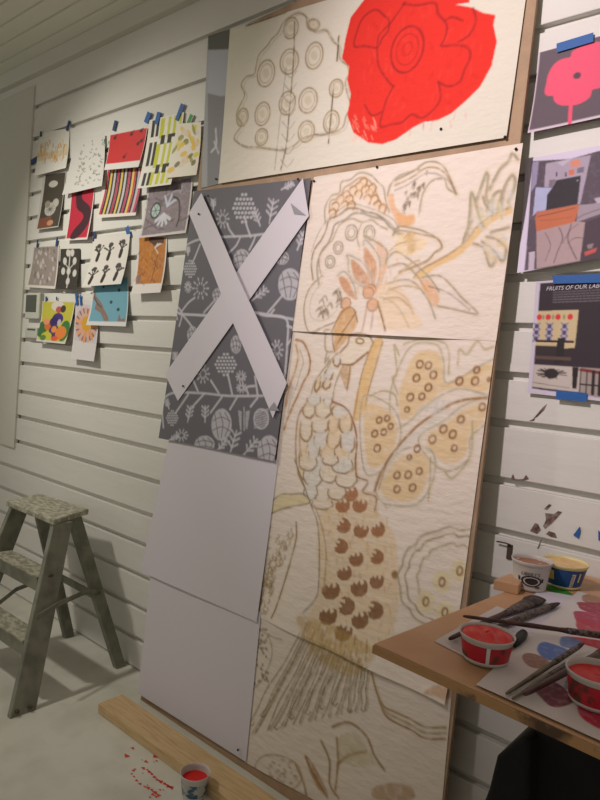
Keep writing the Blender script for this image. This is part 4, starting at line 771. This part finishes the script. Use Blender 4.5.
tube('spreader_brace', [(-2.535, 1.352, .352), (-2.575, 1.47, .37), (-2.615, 1.60, .374)], [.012] * 3, M_ladder, LDR, flat=.3, flat_axis=(1, 0, 0))
tube('spreader_brace', [(-2.612, 1.59, .376), (-2.635, 1.66, .368), (-2.665, 1.735, .338)], [.011] * 3, M_ladder, LDR, flat=.3, flat_axis=(1, 0, 0))
tube('spreader_brace', [(-3.06, 1.38, .20), (-3.06, 1.52, .285), (-3.06, 1.72, .32)], [.011] * 3, M_ladder, LDR, flat=.3, flat_axis=(1, 0, 0))
def bolt(x, y, z, r_=.008):
    tube('bolt', [(x - .006, y, z), (x + .004, y, z), (x + .006, y, z)], [r_, r_, r_ * .5], M_rust, LDR, seg=10)
bolt(-2.636, 1.46, .475, .016); bolt(-2.442, 1.245, .02); bolt(-2.442, 1.30, .02); bolt(-2.55, 1.36, .25)

# ------------------------------------------------------------------ floor things: paint specks, tub
M_red = mat('wet_red_paint', (214, 34, 32), .38, spec=.25); M_redfl = mat('red_paint_specks', (206, 60, 54), .5)
V = []; F = []
def blob(x, y, r_, z=.0008):
    k = len(V); n = 9; ph = rnd.uniform(0, 6); 
    for i in range(n): a = 2 * math.pi * i / n; q = r_ * (1 + .35 * math.sin(3 * a + ph)); V.append((x + q * 1.3 * math.cos(a), y + q * .8 * math.sin(a), z))
    F.append(tuple(range(k, k + n)))
for (x, y, s_) in [(218, 565, 5), (200, 588, 7), (285, 590, 6), (258, 605, 5), (250, 625, 5), (220, 632, 4), (262, 630, 3), (268, 636, 5), (276, 643, 4), (284, 652, 5), (292, 660, 4), (302, 665, 6), (315, 672, 5), (325, 679, 6), (334, 683, 6), (222, 650, 3), (230, 662, 4), (240, 672, 4), (254, 680, 3), (264, 684, 5), (275, 690, 4), (285, 698, 6), (296, 706, 5), (270, 712, 3), (300, 690, 3), (290, 603, 3), (282, 606, 2), (246, 600, 2), (215, 642, 3), (225, 628, 3), (248, 640, 2), (310, 690, 2), (262, 676, 2), (278, 704, 4), (288, 710, 4)]:
    c = on_z(60 + x / 3, 560 + y / 3, 0); blob(c[0], c[1], s_ * .0014)
sp = mesh('paint_specks', V, F, M_redfl); tag(sp, 'sprinkle of red paint specks on the pale floor beside the plank', 'paint specks', kind='stuff')
M_tubw = mat('grey_white_tub', (196, 190, 186), .4); M_tubin = mat('tub_inside', (200, 190, 188), .45)
M_lab = mat('printed_tub_label', (176, 176, 170), .5, col2=(60, 90, 110), nscale=34, thr=(.5, .56))
def ptub(name, c, rb, rt, h, fill, label, cat, Mwall, Mpaint, sleeve=None, lump=0.0, seg=56):
    t = thing(name, c, label, cat)
    th_ = .0016
    lathe('tub_wall', [(0, .001), (rb * .94, .001), (rb * .97, .003), (rb, .0045), (rb, .007), (rb * .985, .009), (rt * .96, h * .86), (rt * .97, h * .87), (rt, h * .88), (rt * 1.035, h * .985), (rt * 1.03, h), (rt * .995, h), (rt * .955, h * .9), (rb * .96 - th_, .006), (0, .005)], Mwall, c, t, seg)
    # paint surface
    V, F = [], []; R_ = lerp(rb, rt * .955, fill) - .001; n = 40; rings = 12
    V.append((c[0], c[1], c[2] + h * fill))
    for j in range(1, rings + 1):
        for i in range(n):
            a = 2 * math.pi * i / n; q = R_ * j / rings; x = q * math.cos(a); y = q * math.sin(a); e_ = 1 - (j / rings) ** 3
            dz = lump * e_ * (math.sin(x * 120 + 1.3) * math.cos(y * 95 + x * 60) + .7 * math.sin(x * 210 + y * 170) + .9)
            V.append((c[0] + x, c[1] + y, c[2] + h * fill + dz))
    for i in range(n): F.append((0, 1 + i, 1 + (i + 1) % n))
    for j in range(rings - 1):
        for i in range(n): k = 1 + j * n; F.append((k + i, k + n + i, k + n + (i + 1) % n, k + (i + 1) % n))
    mesh('paint', V, F, Mpaint, t, smooth=True)
    if sleeve:
        m_, z0, z1, a0, a1 = sleeve; V, F = [], []; n = 40
        for j in range(2):
            z = z0 if j == 0 else z1; q = lerp(rb * .985, rt * .96, (z - .009) / (h * .86 - .009)) + .0006
            for i in range(n + 1): a = math.radians(lerp(a0, a1, i / n)); V.append((c[0] + q * math.cos(a), c[1] + q * math.sin(a), c[2] + z))
        F = [(i, i + 1, n + 2 + i, n + 1 + i) for i in range(n)]
        mesh('label_sleeve', V, F, m_, t, smooth=True)
    return t
def on_tub(c, rb, rt, h, ang, z):      # point on the tub wall
    q = lerp(rb * .985, rt * .96, (z - .009) / (h * .86 - .009)) + .0014; a = math.radians(ang); return (c[0] + q * math.cos(a), c[1] + q * math.sin(a), c[2] + z)
def tub_poly(t, name, m_, c, rb, rt, h, pts):      # label figure laid on the curved wall: pts in degrees and metres
    V, F = [], []; A = np.array(pts); 
    a0, a1 = A[:, 0].min(), A[:, 0].max(); n = max(2, int((a1 - a0) / 6))
    if len(pts) == 4:
        for i in range(n + 1):
            s_ = i / n; V.append(on_tub(c, rb, rt, h, lerp(pts[0][0], pts[1][0], s_), lerp(pts[0][1], pts[1][1], s_))); V.append(on_tub(c, rb, rt, h, lerp(pts[3][0], pts[2][0], s_), lerp(pts[3][1], pts[2][1], s_)))
        F = [(2 * i, 2 * i + 2, 2 * i + 3, 2 * i + 1) for i in range(n)]
    else: V = [on_tub(c, rb, rt, h, a, z) for a, z in pts]; F = [tuple(range(len(V)))]
    return mesh(name, V, F, m_, t)
def tub_text(t, s, m_, c, rb, rt, h, a0, z0, size, width, sideways=False):
    V_, F_ = text_mesh(s); V_[:, 0] -= V_[:, 0].min(); V_[:, 1] -= V_[:, 1].min(); k = width / V_[:, 0].max(); kz = size / V_[:, 1].max(); R_ = (rb + rt) / 2
    if sideways: P = [on_tub(c, rb, rt, h, a0 + math.degrees(-v[1] * kz / R_) * 1, z0 + v[0] * k) for v in V_]
    else: P = [on_tub(c, rb, rt, h, a0 + math.degrees(v[0] * k / R_), z0 + v[1] * kz) for v in V_]
    return mesh('lettering', P, F_, m_, t)
fc = on_z(185, 800, 0); fc = np.array([fc[0] + .002, fc[1] + .036, 0])
ft = ptub('paint_tub', fc, .040, .050, .085, .72, 'small tub of thinned red paint standing on the floor by the pine plank', 'paint tub', M_tubw, M_red, (M_lab, .014, .062, 0, 360))

# ------------------------------------------------------------------ work table
TZ = 1.0
def tp(px, py, z=TZ): return on_z(px, py, z)
ca, cb, cf = tp(374, 643.5), tp(517, 587), tp(600, 746)
dx = (cf - ca) / np.linalg.norm(cf - ca); right = ca + dx * 1.75
back = np.array([ca[0] + .055, 1.825, TZ]); backr = np.array([right[0] + .055, 1.825, TZ])
TB = thing('work_table', (ca + right) / 2 * np.array([1, 1, 0]) + np.array([0, .3, 0]), 'birch plywood work table spread with paper, brushes and paint tubs', 'table')
def zz(p_, z): return (p_[0], p_[1], z)
hexa('table_top', [zz(ca, TZ - .016), zz(right, TZ - .016), zz(backr, TZ - .016), zz(back, TZ - .016)], [zz(ca, TZ), zz(right, TZ), zz(backr, TZ), zz(back, TZ)], M_table, TB, .0015)
fe = [np.array([0, -.003, 0])] * 2
hexa('front_edge', [zz(ca + (0, -.004, 0), TZ - .017), zz(right + (0, -.004, 0), TZ - .017), zz(right + (0, -.0005, 0), TZ - .017), zz(ca + (0, -.0005, 0), TZ - .017)], [zz(ca + (0, -.004, 0), TZ - .002), zz(right + (0, -.004, 0), TZ - .002), zz(right + (0, -.0005, 0), TZ - .002), zz(ca + (0, -.0005, 0), TZ - .002)], M_tedge, TB)
bq = [(-.632, 1.489), (-.575, 1.500), (-.590, 1.575), (-.628, 1.575)]
wb = hexa('wood_block', [(x + .004, y, TZ) for x, y in bq], [(x + .004, y, TZ + .024) for x, y in bq], M_table, bev=.002)
tag(wb, 'small plywood offcut at the back of the table, left of the white tub', 'wood block')
for x, y in ((.12, 1.02), (1.0, 1.02), (.12, 1.74), (1.0, 1.74)): box('leg', x, x + .05, y, y + .05, 0, TZ - .016, M_wood, TB, .003)
box('apron', .12, 1.05, 1.03, 1.05, TZ - .10, TZ - .016, M_wood, TB)

def flat_sheet(name, quad, z, base, painter, label, cat, res=.0016):
    Q = [tp(x, y, z) for x, y in quad]; w_ = np.linalg.norm(Q[1] - Q[0]); h_ = np.linalg.norm(Q[3] - Q[0]); P_ = Paint(0, w_, 0, h_, res, base)
    # inverse mapping from measured points to sheet coordinates
    A_ = np.array([Q[1][:2] - Q[0][:2], Q[3][:2] - Q[0][:2]]).T; iA = np.linalg.inv(A_)
    def to(pts): return [tuple((iA @ (tp(x, y, z)[:2] - Q[0][:2])) * (w_, h_)) for x, y in pts]
    if painter: painter(P_, to)
    def fn(U, V):
        P = Q[0] + U[:, None] * (Q[1] - Q[0]) + V[:, None] * (Q[3] - Q[0]); P[:, 2] = z + .0008 * np.sin(U * 7) * np.sin(V * 5); return P
    o = grid_sheet(name, fn, int(w_ / res / 1.2), int(h_ / res / 1.2), M_art, lambda P, U, V: P_.sample(U * w_, V * h_)); return tag(o, label, cat)
def par(a, b, d): return [a, b, (0, 0), d]
flat_sheet('paper_sheet', [(434, 641), (497, 606), (0, 0), (480, 665)], TZ + .0012, (204, 196, 196), lambda P_, to: (P_.fill(to([(455, 640), (475, 648), (470, 655), (450, 648)]), (150, 140, 140), .4, .5)), 'small white sheet under the red paint tub near the table corner', 'paper sheet')
flat_sheet('paper_sheet', [(478, 634), (540, 590), (0, 0), (640, 668)], TZ + .0022, (210, 204, 216), lambda P_, to: None, 'white sheet lying under the crossed brushes toward the wall', 'paper sheet')
def swp(P_, to):
    def sw(pts, c, al=.95, rg=.25): P_.fill(spline([np.array(q) for q in to(pts)], 4, True), c, al, rg)
    RZ = (176, 58, 92)
    sw([(582, 598), (590, 594), (640, 596), (640, 606), (590, 603)], (168, 124, 98)); sw([(578, 605), (583, 602), (640, 608), (640, 622), (588, 612)], (158, 48, 74)); sw([(574, 615), (581, 611), (640, 622), (640, 640), (584, 624)], RZ)
    sw([(576, 622), (583, 619), (640, 636), (640, 646), (584, 632)], (186, 66, 86)); sw([(566, 636), (600, 640), (640, 650), (640, 664), (596, 648), (576, 642)], (206, 34, 54))
    sw([(560, 640), (564, 636), (580, 640), (574, 648), (561, 646)], (110, 134, 186)); sw([(537, 650), (542, 642), (556, 645), (570, 652), (560, 661), (545, 659)], (84, 116, 186)); sw([(522, 657), (527, 653), (540, 656), (551, 664), (541, 669), (528, 666)], (150, 108, 94))
    sw([(564, 688), (570, 674), (584, 672), (584, 690), (570, 690)], (120, 132, 166), .85, .5); sw([(532, 687), (541, 681), (558, 684), (574, 700), (562, 707), (550, 706), (540, 697)], (118, 32, 62)); sw([(578, 712), (583, 703), (620, 720), (620, 736), (590, 724)], (196, 26, 70))
flat_sheet('swatch_sheet', [(476, 684.5), (578, 591), (0, 0), (680, 777)], TZ + .0034, (214, 206, 206), swp, 'white sheet painted with red, mauve, blue and tan colour swatches', 'paper sheet')
# green painted scrap by the blue tub
g = [tp(x, y, TZ + .0012) for x, y in [(545, 588.5), (549, 585), (566, 590), (572, 594), (569, 597), (556, 593)]]
gb = mesh('paper_scrap', [tuple(q) for q in g] + [(q[0], q[1], q[2] + .0008) for q in g], [tuple(range(6))[::-1], tuple(range(6, 12))] + [(i, (i + 1) % 6, 6 + (i + 1) % 6, 6 + i) for i in range(6)], mat('green_paper', (50, 136, 44), .7)); fix_normals(gb)
tag(gb, 'thin bright green paper scrap at the foot of the blue tub', 'paper scrap')

# tubs on the table
M_redlab = mat('red_tub_label', (186, 36, 52), .45, col2=(96, 52, 44), nscale=44, thr=(.52, .6)); M_white = mat('white_print', (212, 204, 200), .5); M_dark = mat('dark_print', (50, 40, 42), .5)
M_blue = mat('blue_tub_label', (36, 78, 134), .4); M_cream = mat('cream_paint', (226, 188, 124), .3, col2=(214, 170, 104), nscale=30); M_crim = mat('cream_rim', (226, 210, 158), .4)
M_brn = mat('brown_paint', (150, 92, 52), .3, col2=(226, 200, 184), nscale=46, thr=(.56, .64)); M_yel = mat('yellow_print', (214, 190, 90), .5); M_rust2 = mat('rust_print', (128, 66, 44), .5)
def tub_at(px, py, rb, z=TZ): # px,py is the nearest point of the base
    c = tp(px, py, z); d = c[:2] / np.linalg.norm(c[:2]); return np.array([c[0] + d[0] * rb, c[1] + d[1] * rb, z])
def face(c): return math.degrees(math.atan2(-c[1], -c[0]))     # angle that faces the room's middle
c = tub_at(484, 668.5, .041, TZ + .002); t = ptub('paint_tub', c, .041, .0475, .048, .93, 'heaped red paint tub nearest the table corner, ringed by a red label', 'paint tub', M_tubw, M_red, (M_redlab, .008, .037, 0, 360), lump=.003)
f_ = face(c); tub_poly(t, 'label_bar', M_white, c, .041, .0475, .048, [(f_ + 2, .007), (f_ + 10, .007), (f_ + 10, .038), (f_ + 2, .038)])
c = tub_at(594, 714, .041, TZ + .004); t = ptub('paint_tub', c, .041, .0475, .052, .82, 'red paint tub standing on the swatch sheet at the right picture edge', 'paint tub', M_tubw, M_red, (M_redlab, .008, .041, 0, 360), lump=.0008)
c = tub_at(529, 592.5, .038, TZ + .001); t = ptub('paint_tub', c, .038, .047, .072, .86, 'white tub of brown paint with a dark oval crest, by the back of the table', 'paint tub', M_tubw, M_brn)
f_ = face(c); rb, rt, h = .038, .047, .072
tub_text(t, "LIBERT'S", M_dark, c, rb, rt, h, f_ - 30, .041, .0085, .044)
for s_, m_ in ((1.0, M_dark), (.78, M_tubw), (.62, M_dark)):
    V = []; q0 = .0002 * (1 if s_ == 1 else 2 if s_ < .7 else 1.5) * 2
    P = ell(f_ + 4, .028, 34 * s_, .0135 * s_); V = []
    for a, z in P[:-1]:
        q = on_tub(c, rb, rt, h, a, z); V.append((lerp(q[0], c[0], -q0 / .04), lerp(q[1], c[1], -q0 / .04), q[2]))
    n_ = len(V); cc = on_tub(c, rb, rt, h, f_ + 4, .028); V.append((lerp(cc[0], c[0], -q0 / .04), lerp(cc[1], c[1], -q0 / .04), cc[2]))
    mesh('crest', V, [(i, (i + 1) % n_, n_) for i in range(n_)], m_, t)
for a_ in (-38, 40): tub_poly(t, 'label_mark', M_dark, c, rb, rt, h, [(f_ + a_ - 3, .026), (f_ + a_ + 4, .026), (f_ + a_ + 4, .036), (f_ + a_ - 3, .036)])
for a_ in (-32, 26): tub_poly(t, 'label_mark', M_rust2, c, rb, rt, h, [(f_ + a_ - 8, .012), (f_ + a_ + 8, .010), (f_ + a_ + 8, .016), (f_ + a_ - 8, .018)])
c = tub_at(562, 590, .042, TZ + .001); t = ptub('paint_tub', c, .042, .055, .062, .9, 'blue-labelled tub of cream yellow paint beside the white tub', 'paint tub', M_crim, M_cream, (M_blue, .003, .052, 0, 360))
f_ = face(c); rb, rt, h = .042, .055, .062
tub_poly(t, 'label_patch', M_yel, c, rb, rt, h, [(f_ - 52, .022), (f_ - 26, .022), (f_ - 26, .046), (f_ - 52, .046)])
tub_poly(t, 'label_patch', M_white, c, rb, rt, h, [(f_ + 20, .010), (f_ + 31, .010), (f_ + 34, .044), (f_ + 23, .044)])
M_bw = mat('brown_letter', (110, 60, 50), .5); V_, F_ = text_mesh('BONNE'); V_[:, 0] -= V_[:, 0].min(); kx = .030 / V_[:, 0].max(); kz = 7.5 / V_[:, 1].max()
mesh('lettering', [tuple(np.array(on_tub(c, rb, rt, h, f_ + 30 - v[1] * kz, .012 + v[0] * kx)) + np.array([math.cos(math.radians(f_)), math.sin(math.radians(f_)), 0]) * .0006) for v in V_], F_, M_bw, t)
tub_poly(t, 'label_patch', M_crim, c, rb, rt, h, [(f_ + 44, .022), (f_ + 50, .022), (f_ + 50, .046), (f_ + 44, .046)])

# brushes
M_hand = mat('dark_wood_handle', (66, 42, 38), .45, col2=(92, 62, 56), nscale=30); M_fer = mat('spattered_ferrule', (112, 100, 96), .5, metal=.2, col2=(68, 52, 50), nscale=140, thr=(.5, .56)); M_bri = mat('dark_bristles', (58, 50, 50), .8, col2=(92, 82, 80), nscale=110, stretch=(1, 1, 1)); M_olive = mat('olive_handle', (92, 82, 64), .5, col2=(120, 110, 88), nscale=40)
def brush(p0, p1, label, rh, rf, wf, wb, fr, z0, z1, mh, flat=1.0, tip=.4):
    rh *= .8; rf *= .8; wf *= .85; wb *= .85
    """p0 butt of handle, p1 tip of hair; fr = share of length for (handle, ferrule)"""
    a = np.array(tp(*p0, z=z0)); b = np.array(tp(*p1, z=z1)); P = lambda s_: a + (b - a) * s_
    t = thing('paint_brush', P(.5), label, 'paint brush', 'brushes lying on the table')
    tube('handle', [P(0), P(.01), P(.04), P(.3 * fr[0]), P(.65 * fr[0]), P(.9 * fr[0]), P(fr[0])], [rh * .4, rh * .8, rh, rh * 1.1, rh * 1.5, rh * 1.3, rf], mh, t)
    tube('ferrule', [P(fr[0] - .02), P(lerp(fr[0], fr[1], .1)), P(lerp(fr[0], fr[1], .5)), P(fr[1])], [rf, rf * 1.08, lerp(rf, wf, .6), wf], M_fer, t, flat=[1, 1, lerp(1, flat, .6), flat])
    tube('bristles', [P(fr[1] - .01), P(lerp(fr[1], 1, .35)), P(lerp(fr[1], 1, .8)), P(1)], [wf * .98, wb, wb * lerp(1, tip, .5), wb * tip], M_bri, t, flat=[flat, flat, flat, flat * .7])
    return t
brush((449, 639), (539, 598), 'wide flat brush with pale worn ferrule and dark stubby hair, nearest the white tub', .0055, .008, .020, .026, (.58, .86), TZ + .010, TZ + .010, M_hand, flat=.35, tip=.8)
brush((494, 628), (560, 603), 'pointed round brush with silvery tip lying behind the long crossing brush', .0055, .0085, .0085, .008, (.3, .8), TZ + .011, TZ + .0095, M_hand, tip=.15)
brush((463, 616), (612, 637), 'long dark brush crossing over the others between the two red tubs', .0042, .0075, .008, .008, (.72, .92), TZ + .026, TZ + .018, M_hand, tip=.5)
brush((524, 694.5), (640, 632), 'thick dark brush running under the upper rim of the right tub', .006, .0095, .011, .012, (.6, .85), TZ + .016, TZ + .022, M_hand, tip=.6)
brush((506, 694), (584, 643), 'olive-handled brush beside the thick dark brush', .0038, .006, .006, .005, (.6, .9), TZ + .008, TZ + .020, M_olive, tip=.3)
brush((512, 699), (572, 661), 'thinnest brown brush, nearest the front edge of the table', .003, .0048, .005, .004, (.6, .9), TZ + .0075, TZ + .009, M_olive, tip=.3)
# black knob of a pen and grey eraser between sheets
a = tp(524, 633, TZ + .010); b = tp(514, 645, TZ + .010)
tag(tube('pen_cap', [a, lerp(a, b, .05), lerp(a, b, .3), lerp(a, b, .7), b], [.004, .0085, .010, .008, .005], M_black, seg=18), 'short black rounded cap lying just right of the nearer red tub', 'pen cap')
V = [tp(x, y, TZ + .0055) for x, y in [(494, 648), (505, 641), (511, 645), (499, 654)]]
er = hexa('eraser', [(v[0], v[1], TZ + .0045) for v in V], [(v[0], v[1], TZ + .014) for v in V], mat('grey_rubber', (92, 88, 96), .8), bev=.001)
tag(er, 'small dark grey eraser beside the nearer red paint tub', 'eraser')

# ------------------------------------------------------------------ black bag under the table
M_bag = mat('black_cloth', (14, 12, 13), .85, bump=.4, bscale=14)
def prism_y(name, pts, y0, y1, material, parent, bev):
    n = len(pts); V = [(x, y0, z) for x, z in pts] + [(x, y1, z) for x, z in pts]
    F = [tuple(range(n)), tuple(range(n, 2 * n))[::-1]] + [(i, n + i, n + (i + 1) % n, (i + 1) % n) for i in range(n)]
    o = mesh(name, V, F, material, parent); fix_normals(o); bevel(o, bev, 3); return o
bg = thing('black_bag', (-.2, 1.35, 0), 'bulky black bag standing in the shade beneath the work table', 'bag')
def yb(px, py, Y): q = on_y(px, py, Y); return (q[0], q[2])
prism_y('bag_body', [(-.56, 0), (.06, 0), (.06, .70), (-.02, .745)] + [yb(600, 753, 1.30), yb(560, 736, 1.30), yb(541, 724.5, 1.30), yb(536, 726, 1.30), yb(532, 739, 1.30)] + [(-.50, .60)], 1.30, 1.52, M_bag, bg, .012)
prism_y('side_pocket', [(-.54, .0), (-.42, .0), (-.42, .70)] + [yb(531, 741, 1.26), yb(522, 736, 1.26), yb(496, 757, 1.26), yb(488, 790, 1.26)] + [(-.53, .55)], 1.26, 1.48, M_bag, bg, .012)
